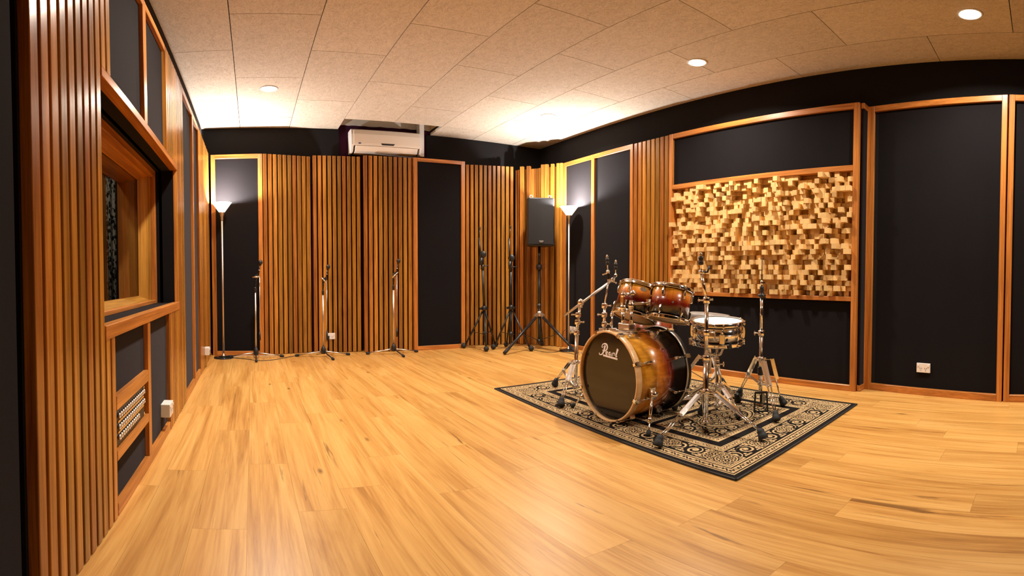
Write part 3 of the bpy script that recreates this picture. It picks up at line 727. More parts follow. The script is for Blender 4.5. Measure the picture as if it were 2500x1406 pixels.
# loudspeaker
vd = Vector((r.x, r.y, 0)).normalized(); ang = math.radians(8)
Nf = (Matrix.Rotation(ang, 3, 'Z') @ (-vd)); Tf = Vector((-Nf.y, Nf.x, 0))       # Tf to the right as seen from the camera
if Tf.dot(Vector((vd.y, -vd.x, 0))) < 0: Tf = -Tf
zb, zt = at(1312, 602, r).z, at(1306, 487, r).z; W2 = .172
MB().tube((r.x, r.y, col_.z), (r.x, r.y, zb - .001), .0175, n=16).build('upper_tube', 'black_metal', root)
root = thing('loudspeaker', 'black loudspeaker with mesh grille on the tripod in the corner', 'loudspeaker', (r.x, r.y, zb))
c0 = Vector((r.x, r.y, 0)); fd, bd = .17, -.17
pl = [(-W2, fd - .02), (-W2 + .02, fd - .002), (W2 - .02, fd - .002), (W2, fd - .02), (W2 - .005, .02), (.09, bd), (-.09, bd), (-W2 + .005, .02)]
MB().prism([c0 + Tf * a - (-Nf) * 0 + Nf * d + Z3 * zb for a, d in pl], (0, 0, zt - zb)).build('cabinet', 'black_plastic', root, bevel=.012, seg=3)
b = MB(); n = 10; pts = []
for i in range(n + 1):
    a = -W2 + .018 + (2 * W2 - .036) * i / n; bul = .010 * (1 - (2 * i / n - 1) ** 2); pts.append((a, fd + bul))
b.prism([c0 + Tf * a + Nf * d + Z3 * (zb + .022) for a, d in pts] + [c0 + Tf * pts[-1][0] + Nf * (fd - .006) + Z3 * (zb + .022), c0 + Tf * pts[0][0] + Nf * (fd - .006) + Z3 * (zb + .022)], (0, 0, zt - zb - .04))
b.build('grille', 'speaker_grille', root)
bp = c0 + Nf * (fd + .0095) + Z3 * (zb + .052)
bd_ = MB().obox(bp, Tf, Nf, Z3, (-.030, .030), (0, .005), (-.016, .012)).build('badge', 'black_plastic', root, bevel=.002)
b = MB()
b.obox(bp + Z3 * .004, Tf, Nf, Z3, (-.026, .028), (.005, .006), (-.005, .005)); b.obox(bp - Z3 * .008, Tf, Nf, Z3, (-.020, .020), (.005, .006), (-.003, .003)); b.build('badge_plate', 'satin_metal', bd_)
for s_ in (-1, 1):
    b = MB(); q = c0 + Tf * (s_ * .118) + Nf * .10 + Z3 * (zt + .018)
    b.tor(q, Nf, .017, .0052, 20, 8); b.tube(q - Z3 * .024, q - Z3 * .016, .008, n=10); b.build('eye_bolt', 'white_plastic', root)

# ------------------------------------------------------------------ rug
RX0, RX1, RY0, RY1 = 1.84, 3.47, 1.262, 3.648
W_, L_ = RX1 - RX0, RY1 - RY0; st = .004
nx, ny2 = int(W_ / st), int(L_ / st)
gx, gy = np.meshgrid((np.arange(nx) + .5) * W_ / nx, (np.arange(ny2) + .5) * L_ / ny2, indexing='ij')
def scroll(a, bb, cell):
    """curling vine motif on a grid of alternately handed spirals, 1 where the pale yarn is"""
    out = np.zeros(a.shape, bool)
    ua = a / cell; ub = bb / cell
    ia, ib = np.floor(ua), np.floor(ub); fa, fb = ua - ia - .5, ub - ib - .5
    hand = np.where((ia + ib) % 2 == 0, 1.0, -1.0)
    r_ = np.hypot(fa, fb); th = np.arctan2(fb, fa) * hand
    sp = np.mod(th / (2 * np.pi) + r_ / .26, 1.0)
    out |= (np.abs(sp - .5) < .21) & (r_ < .43) & (r_ > .09)
    out |= r_ < .12
    ca, cb = np.mod(ua, 1.0), np.mod(ub, 1.0); ca = np.minimum(ca, 1 - ca); cb = np.minimum(cb, 1 - cb)   # leaf clusters at the cell corners
    rc_ = np.hypot(ca, cb); tt_ = np.arctan2(cb, ca)
    out |= (rc_ < .20 + .08 * np.cos(4 * tt_)) & ~((rc_ > .10) & (rc_ < .135))
    return out
def rosette(r_, th, R):
    m = (np.abs(r_ - R * .93) < R * .06) | (r_ < R * .16)
    m |= (np.cos(8 * th) > .15) & (r_ > R * .22) & (r_ < R * .50)
    m |= (np.abs(r_ - R * (.66 + .08 * np.cos(12 * th))) < R * .075)
    return m & (r_ < R)
de = np.minimum(np.minimum(gx, W_ - gx), np.minimum(gy, L_ - gy))
side = (np.minimum(gx, W_ - gx) < np.minimum(gy, L_ - gy))
al = np.where(side, gy - L_ / 2, gx - W_ / 2)           # along the edge
P = np.zeros(gx.shape, bool)
def line(c, w2): return np.abs(de - c) < w2
def guard(c0_, c1_, per):
    inb = (de > c0_) & (de < c1_); mid = (c0_ + c1_) / 2; hw = (c1_ - c0_) / 2
    ph = np.mod(al / per, 1.0) - .5; v = (de - mid) / hw
    dots = np.hypot(ph * per / hw, v) < .38
    lf = np.abs(v - .62 * np.sin(2 * np.pi * al / per * .5)) < .22
    return inb & ~dots & ~(lf & (np.abs(ph) > .18))
P |= line(.036, .005) | guard(.047, .090, .042) | line(.102, .005)
inm = (de > .116) & (de < .258)
mid = .187; v = de - mid
corner = (np.minimum(gx, W_ - gx) < .262) & (np.minimum(gy, L_ - gy) < .262)
cxn, cyn = np.minimum(gx, W_ - gx) - .187, np.minimum(gy, L_ - gy) - .187
rc, tc_ = np.hypot(cxn, cyn), np.arctan2(cyn, cxn)
per = .62
pa = np.mod(al + per / 2, per) - per / 2; rr_, tr_ = np.hypot(pa, v), np.arctan2(v, pa)
pb = np.mod(al, per) - per / 2; rb_, tb_ = np.hypot(pb, v), np.arctan2(v, pb)
mot = scroll(np.abs(pa), v + .058, .116) & (np.abs(v) < .062)
ros = rosette(rr_, tr_, .060); sq = np.abs(pb) < .072
mot = np.where(rr_ < .064, ros, mot)
mot = np.where(sq, rosette(rb_, tb_, .062) | (scroll(pb, v, .036) & (rb_ > .064)) | (np.abs(np.abs(pb) - .066) < .004), mot)
P |= inm & ~corner & mot
P |= corner & (np.abs(cxn) < .071) & (np.abs(cyn) < .071) & np.where(rc < .066, rosette(rc, tc_, .062), scroll(cxn, cyn, .036))
P |= corner & ((np.abs(np.abs(cxn) - .071) < .003) | (np.abs(np.abs(cyn) - .071) < .003)) & (np.abs(cxn) < .073) & (np.abs(cyn) < .073)
P |= line(.264, .004) | guard(.272, .304, .040) | line(.312, .004)
# inner field in three compartments
f0 = .375
for k, (a0, a1) in enumerate(((f0, f0 + .50), (f0 + .545, L_ - f0 - .545), (L_ - f0 - .50, L_ - f0))):
    dx_ = np.minimum(gx - f0, W_ - f0 - gx); dy_ = np.minimum(gy - a0, a1 - gy); d_ = np.minimum(dx_, dy_)
    al2 = np.where(dx_ < dy_, gy - (a0 + a1) / 2, gx - W_ / 2)
    P |= (np.abs(d_ - .004) < .004)
    ph = np.mod(al2 / .026, 1.0) - .5
    P |= (d_ > .010) & (d_ < .042) & ~(np.hypot(ph * .026, d_ - .026) < .0068)
    P |= (np.abs(d_ - .052) < .003)
    inn = d_ > .062; cx_, cy_ = gx - W_ / 2, gy - (a0 + a1) / 2
    m2 = scroll(np.abs(cx_) - .01, np.abs(cy_), .105 if k == 1 else .098)
    ee = np.hypot(cx_ / .235, cy_ / (.135 if k != 1 else .27)); te = np.arctan2(cy_, cx_)
    m2 = np.where(ee < 1.14, ((ee > .86) & (ee < .99)) | ((np.abs(ee - 1.08) < .025)) | ((ee < .80) & scroll(np.abs(cx_), np.abs(cy_), .062)), m2)
    P |= inn & m2
colr = np.where(P[..., None], np.array([.56, .385, .195]), np.array([.012, .0095, .009]))
jit = RNG.normal(1, .14, size=P.shape)[..., None]; colr = np.clip(colr * jit, .002, 1)
bx = np.linspace(RX0, RX1, nx + 1); by = np.linspace(RY0, RY1, ny2 + 1)
vx, vy = np.meshgrid(bx, by, indexing='ij'); RZ = .009
RC = np.array([[1.826, 1.252], [3.455, 1.305], [1.918, 3.640], [3.50, 3.672]])      # rug corners as it lies
def lie(s_, t_):
    s_ = np.asarray(s_)[..., None]; t_ = np.asarray(t_)[..., None]
    return RC[0] * (1 - s_) * (1 - t_) + RC[1] * s_ * (1 - t_) + RC[2] * (1 - s_) * t_ + RC[3] * s_ * t_
xy = lie((vx - RX0) / W_, (vy - RY0) / L_)
vv = np.stack([xy[..., 0] - RX0, xy[..., 1] - RY0, np.full(vx.shape, RZ)], -1).reshape(-1, 3)
i, j = np.meshgrid(np.arange(nx), np.arange(ny2), indexing='ij'); k = i * (ny2 + 1) + j
ff = np.stack([k, k + ny2 + 1, k + ny2 + 2, k + 1], -1).reshape(-1, 4)
me = bpy.data.meshes.new('pile'); me.vertices.add(len(vv)); me.vertices.foreach_set('co', vv.astype(np.float32).ravel())
me.loops.add(ff.size); me.loops.foreach_set('vertex_index', ff.astype(np.int32).ravel()); me.polygons.add(len(ff))
me.polygons.foreach_set('loop_start', np.arange(0, ff.size, 4, dtype=np.int32)); me.polygons.foreach_set('loop_total', np.full(len(ff), 4, dtype=np.int32))
me.update(calc_edges=True)
at_ = me.color_attributes.new('yarn', 'FLOAT_COLOR', 'CORNER')
cc4 = np.concatenate([colr.reshape(-1, 3), np.ones((len(ff), 1))], 1); at_.data.foreach_set('color', np.repeat(cc4, 4, 0).astype(np.float32).ravel())
m, nt, bs = new_mat('rug_yarn'); an = nd(nt, 'ShaderNodeVertexColor', layer_name='yarn'); nt.links.new(an.outputs[0], bs.inputs['Base Color'])
bs.inputs['Roughness'].default_value = .95; bs.inputs['Specular IOR Level'].default_value = .1
bump(nt, bs, noise(nt, coords(nt, (330, 330, 330)), 1, 2), .5, .002)
me.materials.append(m)
rug = thing('rug', 'black and beige patterned oriental rug under the drum kit', 'rug', (RX0, RY0, 0))
po = bpy.data.objects.new('pile', me); COL.objects.link(po); po.parent = rug
b = MB(); e_ = .006; cs = [Vector((*q, .0005)) for q in (RC[0], RC[1], RC[3], RC[2])]
for k in range(4):
    p, q = cs[k], cs[(k + 1) % 4]; d = (q - p).normalized(); nn = Vector((d.y, -d.x, 0))
    b.obox(p, d, nn, Z3, (-e_, (q - p).length + e_), (-.003, e_), (0, RZ))
b.prism(cs, (0, 0, RZ - .002))
b.build('edge_binding', 'rubber', rug)

# ------------------------------------------------------------------ drum kit
KIT = 'drums of the sunburst kit'
def toward(n): return Vector((0, 0, 1)).rotation_difference(Vector(n)).to_euler()
def drum_body(root, R, h, shell, nl, top, bot, lug_h=.05, long_lug=False, phase=0.0):
    b = MB(); b.ring((0, 0, 0), (0, 0, 1), [(R - .010, .008), (R - .010, h - .008), (R - .016, h - .008), (R - .016, .008)], 64); b.build('shell', shell, root)
    for z0_, s_, mt in ((h, 1, top), (0, -1, bot)):
        hz = lambda t: z0_ + s_ * t
        MB().ring((0, 0, 0), (0, 0, 1), [(R - .006, hz(-.016)), (R - .002, hz(-.016)), (R - .002, hz(-.012)), (R - .001, hz(.004)), (R - .003, hz(.008)), (R - .012, hz(.009)), (R - .012, hz(.006)), (R - .006, hz(.002))], 64).build('hoop', 'chrome', root)
        MB().lathe([(R - .006, hz(-.001)), (.001, hz(0))], n=64, cap=False, smooth=False).build('drum_head', mt, root)
    for i in range(nl):
        a = 2 * PI * (i + phase) / nl; e = Vector((math.cos(a), math.sin(a), 0)); t = Vector((-e.y, e.x, 0))
        for z0_, s_ in ((h, -1), (0, 1)):
            b = MB(); zc = z0_ + s_ * (.022 + lug_h / 2) if not long_lug else h / 2
            hh = lug_h / 2 if not long_lug else h / 2 - .028
            if long_lug and s_ == 1: continue
            pr = [(-hh, .006), (-hh * .8, .014), (-hh * .2, .017), (hh * .2, .017), (hh * .8, .014), (hh, .006)]
            b.prism([e * (R - .011) + Z3 * (zc + q) for q in (-hh,)] + [e * (R - .010 + d) + Z3 * (zc + q) for q, d in pr] + [e * (R - .011) + Z3 * (zc + hh)], t * .013)
            b.xf(Matrix.Translation(-t * .0065)); b.build('lug', 'chrome', root, bevel=.003, seg=2)
        for z0_, s_ in ((h, -1), (0, 1)):
            b = MB(); p0 = e * (R + .002) + Z3 * (z0_ - s_ * .006); p1 = e * (R + .002) + Z3 * (z0_ + s_ * (.024 if long_lug else .034))
            b.tube(p0, p1, .0030, n=8); b.tube(p0 - Z3 * (s_ * .004), p0 + Z3 * (s_ * .003), .0055, n=8)
            b.obox(e * (R - .004) + Z3 * (z0_ + s_ * .012), e, t, Z3, (0, .011), (-.009, .009), (-.0035, .0035))
            b.build('tension_rod', 'chrome', root)
# ---- bass drum: local z runs from the player's side to the front head
BX, BY, BZ, BR, BL = 2.045, 2.392, .2905, .2810, .50
bass = thing('bass_drum', 'sunburst bass drum with black front head on the rug', 'drum', (BX + BL, BY, BZ), KIT, rot=(0, -PI / 2, 0))
MB().ring((0, 0, 0), (0, 0, 1), [(BR - .018, .035), (BR - .018, .465), (BR - .025, .465), (BR - .025, .035)], 96).build('shell', 'burst_bass', bass)
MB().ring((0, 0, 0), (0, 0, 1), [(BR - .012, BL - .042), (BR, BL - .042), (BR, BL - .002), (BR - .002, BL), (BR - .010, BL), (BR - .012, BL - .002)], 96).build('hoop', 'maple', bass)
MB().ring((0, 0, 0), (0, 0, 1), [(BR - .016, BL - .046), (BR - .008, BL - .046), (BR - .007, BL - .042), (BR - .016, BL - .042)], 96).build('hoop_flange', 'satin_metal', bass)
MB().ring((0, 0, 0), (0, 0, 1), [(BR - .012, 0), (BR - .002, 0), (BR, .002), (BR, .042), (BR - .012, .042)], 96).build('hoop', 'black_plastic', bass)
MB().ring((0, 0, 0), (0, 0, 1), [(BR - .004, .028), (BR + .0012, .028), (BR + .0012, .043), (BR - .004, .043)], 96).build('hoop_inlay', 'satin_metal', bass)
MB().ring((0, 0, 0), (0, 0, 1), [(BR - .0165, BL - .0495), (BR - .0145, BL - .0495), (BR - .0145, BL - .0455), (BR - .0165, BL - .0455)], 96).build('shell_inlay', 'white_plastic', bass)
MB().lathe([(BR - .011, BL - .034), (BR - .016, BL - .026), (.001, BL - .026)], n=96, cap=False, smooth=False).build('front_head', 'black_head', bass)
MB().lathe([(BR - .012, .02), (.001, .02)], n=96, cap=False, smooth=False).build('batter_head', 'clear_head', bass)
for i in range(8):
    a = 2 * PI * (i + .5) / 8; e = Vector((math.cos(a), math.sin(a), 0)); t = Vector((-e.y, e.x, 0))
    for front in (1, 0):
        Z = (lambda q: BL - q) if front else (lambda q: q)
        b = MB()
        b.obox(e * (BR + .0005), e, t, Z3, (0, .010), (-.013, .013), tuple(sorted((Z(.002), Z(.048)))))
        b.obox(e * (BR - .014), e, t, Z3, (0, .024), (-.010, .010), tuple(sorted((Z(-.005), Z(.001)))))
        cl = b.build('claw', 'chrome', bass, bevel=.002)
        b = MB(); p = e * (BR + .003); b.tube(p + Z3 * Z(.046), p + Z3 * Z(.125), .0032, n=8); b.build('tension_rod', 'chrome', cl)
        b = MB(); q = sorted((Z(.098), Z(.150)))
        b.prism([e * (BR - .021) + Z3 * q[0], e * (BR + .004) + Z3 * (q[0] + .004), e * (BR + .010) + Z3 * (q[0] + .018), e * (BR + .010) + Z3 * (q[1] - .018), e * (BR + .004) + Z3 * (q[1] - .004), e * (BR - .021) + Z3 * q[1]], t * .018)
        b.xf(Matrix.Translation(-t * .009)); b.build('lug', 'chrome', bass, bevel=.003, seg=2)
# lettering on the front head
IM = bass.matrix_world if False else (Matrix.Translation((BX + BL, BY, BZ)) @ Matrix.Rotation(-PI / 2, 4, 'Y'))
IMI = IM.inverted(); HX = BX + .0258
def stroke(b, pts, thick=.0008):
    P2 = []
    for k in range(len(pts) - 1):
        for q in range(4):
            t = q / 4; P2.append(tuple(pts[k][c] * (1 - t) + pts[k + 1][c] * t for c in range(3)))
    P2.append(pts[-1])
    if len(pts) > 2:                           # round the corners of the traced line
        for _ in range(3): P2 = [P2[0]] + [tuple((P2[k - 1][c] + 2 * P2[k][c] + P2[k + 1][c]) / 4 for c in range(3)) for k in range(1, len(P2) - 1)] + [P2[-1]]
    W3 = [(onx(1440 + p[0] / 23.43, 840 + p[1] / 23.43, HX), p[2] / 23.43 * .0034) for p in P2]
    vs = []; fs = []
    for k, (p, wd) in enumerate(W3):
        d = (W3[min(k + 1, len(W3) - 1)][0] - W3[max(k - 1, 0)][0]).normalized(); s_ = Vector((0, -d.z, d.y)) * wd / 2
        for v_ in (p + s_, p - s_): vs += [v_, v_ - Vector((thick, 0, 0))]
    for k in range(len(W3) - 1):
        i0 = 4 * k; j0 = i0 + 4
        fs += [(i0 + 1, i0 + 3, j0 + 3, j0 + 1), (i0, j0, j0 + 2, i0 + 2), (i0, i0 + 1, j0 + 1, j0), (i0 + 2, j0 + 2, j0 + 3, i0 + 3)]
    b.add([IMI @ v_ for v_ in vs], fs)
head = [c for c in bass.children if c.name.startswith('front_head')][0]
b = MB()
for st_ in ([(885, 70, 105), (850, 230, 100), (805, 390, 92), (765, 490, 82), (710, 570, 62), (640, 605, 48), (560, 585, 42), (532, 530, 40), (556, 488, 34)],
            [(775, 105, 30), (745, 190, 28), (705, 190, 30), (688, 120, 32), (725, 35, 40), (800, -22, 48), (880, -32, 62), (960, 15, 80), (1008, 105, 88), (998, 250, 84), (930, 360, 58), (845, 405, 34)],
            [(722, 315, 26), (752, 372, 28)],
            [(925, 545, 40), (1000, 520, 46), (1035, 455, 50), (985, 420, 46), (925, 465, 58), (912, 545, 62), (952, 600, 50), (1022, 598, 32)],
            [(1185, 470, 44), (1120, 470, 60), (1085, 560, 66), (1110, 640, 52), (1170, 600, 40), (1205, 470, 46)], [(1215, 480, 56), (1185, 600, 54), (1205, 670, 36)],
            [(1305, 500, 58), (1262, 690, 52)], [(1292, 545, 34), (1345, 510, 44), (1420, 520, 54), (1412, 580, 46)], [(1402, 590, 46), (1396, 660, 44)],
            [(1605, 280, 108), (1545, 490, 92), (1485, 670, 74), (1500, 740, 44), (1565, 690, 34)], [(762, 632, 78), (1580, 862, 78)]):
    stroke(b, st_)
b.build('lettering', 'logo_white', head)
# spurs
for bk, ft in ((ony(1593, 962, 2.112), Vector((2.020, 1.992, RZ))), (Vector((2.20, 2.665, .215)), Vector((2.075, 2.80, RZ)))):
    b = MB(); s_ = -1 if bk.y < BY else 1
    b.obox(bk, (1, 0, 0), (0, 1, 0), Z3, (-.022, .022), (-.008, .012), (-.035, .04)); b.ball(bk + Vector((0, s_ * .012, .0)), .026, 12); b.tube(bk + Vector((-.02, s_ * .02, 0)), bk + Vector((.03, s_ * .02, 0)), .007, n=8)
    sp = b.xf(IMI).build('spur_bracket', 'chrome', bass, bevel=.003)
    d = (ft - bk); b = MB(); b.tube(bk + d * .02 + Z3 * .03, bk + d * .62, .0095, n=12); b.tube(bk + d * .55, ft - d * .05, .0055, n=10); b.lathe([(.013, -.02), (.013, .02)], bk + d * .60, d, 12); b.bar(bk + d * .60, bk + d * .60 + Vector((.035, 0, .005)), .008, .005)
    b.xf(IMI).build('spur_leg', 'chrome', sp)
    b = MB(); b.lathe([(.011, -.034), (.014, -.026), (.014, -.002), (.009, .0)], ft + Z3 * .005, (ft - bk), 12); b.xf(IMI).build('rubber_tip', 'rubber', sp)
# tom holder on the shell
mt = Vector((2.19, 2.385, 0)); b = MB()
zt_ = BZ + BR - .022
b.obox((mt.x, mt.y - .02, zt_), (1, 0, 0), (0, 1, 0), Z3, (-.032, .032), (-.075, .075), (-.010, .020)); b.xf(IMI).build('holder_plate', 'chrome', bass, bevel=.006, seg=2)
b = MB(); b.obox((mt.x, mt.y - .02, zt_), (1, 0, 0), (0, 1, 0), Z3, (-.026, .026), (-.055, .055), (.020, .062)); b.xf(IMI).build('holder_block', 'chrome', bass, bevel=.006, seg=2)
for px in (1521, 1541):
    p0 = at(px, 808, mt); p1 = at(px, 752, mt)
    b = MB(); b.tube(p0, p1, .0125, n=14); b.lathe([(.017, -.006), (.017, .008)], p1, n=14); b.xf(IMI).build('holder_tube', 'chrome', bass)

def tom(label, px, ref, R, h, n, badge=None):
    c = at(px[0], px[1], ref); n = Vector(n).normalized()
    root = thing('tom_drum', label, 'drum', c - n * h / 2, KIT, rot=toward(n))
    drum_body(root, R, h, 'burst_tom', 6, 'clear_head', 'clear_head', .052, phase=.28)
    M = (Matrix.Translation(c - n * h / 2) @ toward(n).to_matrix().to_4x4())
    if badge:
        q = M.inverted() @ Vector((0, 0, HF)); a = math.atan2(q.y, q.x) + badge[0]; e = Vector((math.cos(a), math.sin(a), 0)); t = Vector((-e.y, e.x, 0)); o_ = e * (R - .0105) + Z3 * (h * badge[1]); w1, h1 = badge[2], badge[3]
        b = MB(); b.prism([o_ + t * w1 * math.cos(k * PI / 10) + Z3 * h1 * math.sin(k * PI / 10) for k in range(20)], e * .003); b.build('badge', 'satin_metal', root)
    return root, M
t1, M1 = tom('sunburst rack tom on the left, tilted more steeply', (1557, 739), (2.39, 2.47), .152, .205, (.98 * math.sin(.39), .04 * math.sin(.39), math.cos(.39)), (.10, .80, .022, .013))
t2, M2 = tom('smaller sunburst rack tom on the right, next to the snare', (1637, 742), (2.42, 2.20), .138, .200, (.98 * math.sin(.26), .03 * math.sin(.26), math.cos(.26)), (.10, .48, .007, .007))
# holder arms reach the toms
def clampball(b, p, r): b.ball(p, r, 12); b.tube(p - Z3 * r * 1.3, p + Z3 * r * 1.3, r * .62, n=10)
b = MB(); p = at(1521, 750, mt); q = at(1522, 720, mt); clampball(b, p, .022); b.bar(p, q, .030, .024, (1, 0, 0)); clampball(b, q, .020)
q2 = at(1545, 716, (2.28, 2.38)); b.tube(q, q2, .010, n=12); b.ball(q2, .022, 12); b.xf(M1.inverted()).build('mount_arm', 'chrome', t1, bevel=.0)
b = MB(); p = at(1541, 745, mt); q = at(1546, 742, mt); clampball(b, p, .024); q2 = at(1588, 741, (2.35, 2.27)); b.path([p, q, (q + q2) / 2 + Z3 * .002, q2], .0085, 10)
b.obox(q2, (1, 0, 0), (0, 1, 0), Z3, (-.02, .02), (-.02, .02), (-.012, .028)); b.xf(M2.inverted()).build('mount_arm', 'chrome', t2)
# floor tom
fc = Vector((2.955, 2.915, 0)); ft_ = thing('floor_tom', 'large sunburst floor tom behind the rack toms', 'drum', (fc.x, fc.y, .245), KIT, rot=(0, 0, 0))
drum_body(ft_, .210, .40, 'burst_floor', 8, 'clear_head', 'clear_head', .06, phase=.2)
for k in range(3):
    a = 2 * PI * k / 3 + .75; e = Vector((math.cos(a), math.sin(a), 0))
    b = MB(); b.tube(e * .222 + Z3 * .33, e * .222 - Z3 * .10, .0055, n=10); b.tube(e * .222 - Z3 * .10, e * .245 - Z3 * .215, .0055, n=10); lg = b.build('leg', 'chrome', ft_)
    MB().lathe([(.010, 0), (.013, .006), (.013, .03), (.009, .036)], e * .246 + Z3 * (RZ - .245), n=12).build('rubber_foot', 'rubber', lg)
    b = MB(); b.obox(e * .20 + Z3 * .17, e, (-e.y, e.x, 0), Z3, (0, .032), (-.014, .014), (-.03, .03)); b.build('leg_bracket', 'chrome', ft_, bevel=.004)
# snare
sc_ = at(1752, 809, (2.735, 2.045)); SR, SH = .1815, .138; sn = Vector((-.065, -.058, 1)).normalized()
snare = thing('snare_drum', 'chrome snare drum with white head on its stand', 'drum', sc_ - sn * SH / 2, KIT, rot=toward(sn))
drum_body(snare, SR, SH, 'chrome', 10, 'white_head', 'clear_head', .06, True, phase=.35)
MB().tor((0, 0, SH / 2), (0, 0, 1), SR - .0095, .004, 64).build('shell_bead', 'chrome', snare)
MS = Matrix.Translation(sc_ - sn * SH / 2) @ toward(sn).to_matrix().to_4x4()
q = MS.inverted() @ Vector((0, 0, HF)); a0 = math.atan2(q.y, q.x)
for da, nm in ((.16, 'snare_butt_plate'), (-2.9, 'snare_strainer')):
    a = a0 + da; e = Vector((math.cos(a), math.sin(a), 0)); t = Vector((-e.y, e.x, 0)); b = MB()
    b.obox(e * (SR - .010) + Z3 * (SH * .42), e, t, Z3, (0, .022), (-.018, .018), (-.034, .026)); b.tube(e * (SR + .004) + Z3 * (SH * .6), e * (SR + .004) + Z3 * (SH * .82), .008, n=12); b.obox(e * SR + Z3 * .006, e, t, Z3, (0, .014), (-.024, .024), (-.006, .006))
    b.build(nm, 'chrome', snare, bevel=.003)

# ------------------------------------------------------------------ kit hardware
HW = 'chrome stands of the drum kit'
def double_leg(root, hub, foot, knee=None, sep=.0115, wd=.020):
    hub = Vector(hub); foot = Vector(foot); d = foot - hub; h = Vector((d.x, d.y, 0)).normalized(); s_ = Vector((-h.y, h.x, 0))
    k = hub + h * .045 - Z3 * .004 if knee is None else Vector(knee); top = foot + Z3 * .058 - h * .030
    b = MB()
    for q in (-1, 1):
        b.bar(hub + s_ * q * sep, k + s_ * q * sep, .003, wd, s_); m = k + (top - k) * .52
        b.bar(k + s_ * q * sep, m + s_ * q * sep, .003, wd, s_); b.tube(m + s_ * q * sep, top + s_ * q * .006, .0044, n=8)
    up_ = (m - k).cross(s_).normalized(); up_ = up_ if up_.z > 0 else -up_
    b.bar(k + up_ * wd / 2, m + up_ * wd / 2, sep * 2 + .003, .003, s_)
    for t in (0, .5): m = k + (top - k) * t; b.tube(m - s_ * (sep + .003), m + s_ * (sep + .003), .005, n=8)
    lg = b.build('leg', 'chrome', root)
    MB().lathe([(.026, -.050), (.030, -.042), (.026, -.030), (.025, -.022), (.022, -.020), (.021, -.008), (.016, .012)], foot + Z3 * .0575 - h * .026, (-h * .55 + Z3 * 1.0), 14).build('rubber_foot', 'rubber', lg)
    return k + (top - k) * .50
def stand_base(root, C, hub_z, low_z, feet, r=.0165):
    C = Vector(C); hub = Vector((C.x, C.y, hub_z)); low = Vector((C.x, C.y, low_z)); b = MB()
    b.lathe([(r + .004, -.018), (r + .010, -.012), (r + .010, .010), (r + .004, .016)], hub, n=18)
    l2 = MB(); l2.lathe([(r + .003, -.012), (r + .008, -.008), (r + .008, .010), (r + .003, .014)], low, n=18)
    for f in feet:
        d = Vector((f[0], f[1], 0)) - hub; d.z = 0; d.normalize(); b.bar(hub, hub + d * (r + .022), .022, .020); l2.bar(low, low + d * (r + .02), .018, .014)
        m = double_leg(root, hub + d * (r + .012), Vector((f[0], f[1], RZ)))
        MB().bar(low + d * (r + .014), m, .004, .021, (-d.y, d.x, 0)).build('brace', 'satin_metal', root)
    b.build('leg_hub', 'chrome', root, bevel=.002); l2.build('lower_collar', 'chrome', root, bevel=.002)
def wing(b, p, d, s_=1.0):
    d = Vector(d).normalized(); p = Vector(p); b.tube(p, p + d * .030 * s_, .0045, n=8); q = p + d * .030 * s_
    b.ball(q, .008 * s_, 10); b.bar(q - Z3 * .016 * s_, q + Z3 * .016 * s_, .008, .006, d)
def memory_lock(p, r, side):
    b = MB(); b.lathe([(r + .004, -.018), (r + .009, -.014), (r + .009, .012), (r + .005, .018)], p, n=16); wing(b, Vector(p) + Vector(side) * (r + .004), side); return b
def cymbal_top(root, p, up, sleeve='black'):
    p = Vector(p); up = Vector(up).normalized()
    MB().tube(p, p + up * .115, .0042, n=8).build('cymbal_rod', 'chrome', root)
    MB().lathe([(.009, .040), (.0150, .044), (.0150, .062), (.0135, .064), (.0135, .069), (.0150, .071), (.0150, .088), (.009, .092)], p, up, 16).build('felt_sleeve', 'black_plastic', root)
    b = MB(); b.lathe([(.008, .095), (.010, .099), (.009, .108), (.004, .112)], p, up, 10); b.build('wing_nut', 'chrome', root)
VS = Vector((.74, -.67, 0))
# front right straight stand
C = Vector((2.383, 1.864, 0)); cs_ = thing('cymbal_stand', 'bare chrome cymbal stand in front, between bass drum and snare', 'cymbal stand', (C.x, C.y, RZ), HW)
stand_base(cs_, C, .235, .045, [(1.905, 1.812), (2.372, 1.440), (2.60, 2.065)])
z1, z2 = at(1722, 872, C).z, at(1722, 738, C).z
MB().tube((C.x, C.y, .028), (C.x, C.y, z1), .0170, n=20).build('base_tube', 'chrome', cs_)
memory_lock((C.x, C.y, z1 - .005), .0155, -VS).build('clamp', 'chrome', cs_)
MB().tube((C.x, C.y, z1), (C.x, C.y, z2), .0122, n=18).build('middle_tube', 'chrome', cs_)
memory_lock((C.x, C.y, at(1722, 812, C).z), .0122, VS).build('clamp', 'chrome', cs_)
b = memory_lock((C.x, C.y, z2 + .012), .013, -VS); wing(b, Vector((C.x, C.y, z2 + .016)) + VS * .012, VS, .8); b.build('clamp', 'chrome', cs_)
ta = at(1712, 664, C); MB().tube((C.x, C.y, z2), ta, .0095, n=16).build('upper_tube', 'chrome', cs_)
b = MB(); b.ball(ta, .015, 12); b.tube(ta - VS * .02, ta + VS * .02, .010, n=12); b.build('tilter', 'chrome', cs_)
b = MB(); b.path([ta + VS * .02, ta + VS * .038, ta + VS * .050 + Z3 * .035], [.006, .007, .006], 8); b.build('tilter_lever', 'black_plastic', cs_)
cymbal_top(cs_, ta, (-.03, .02, 1))
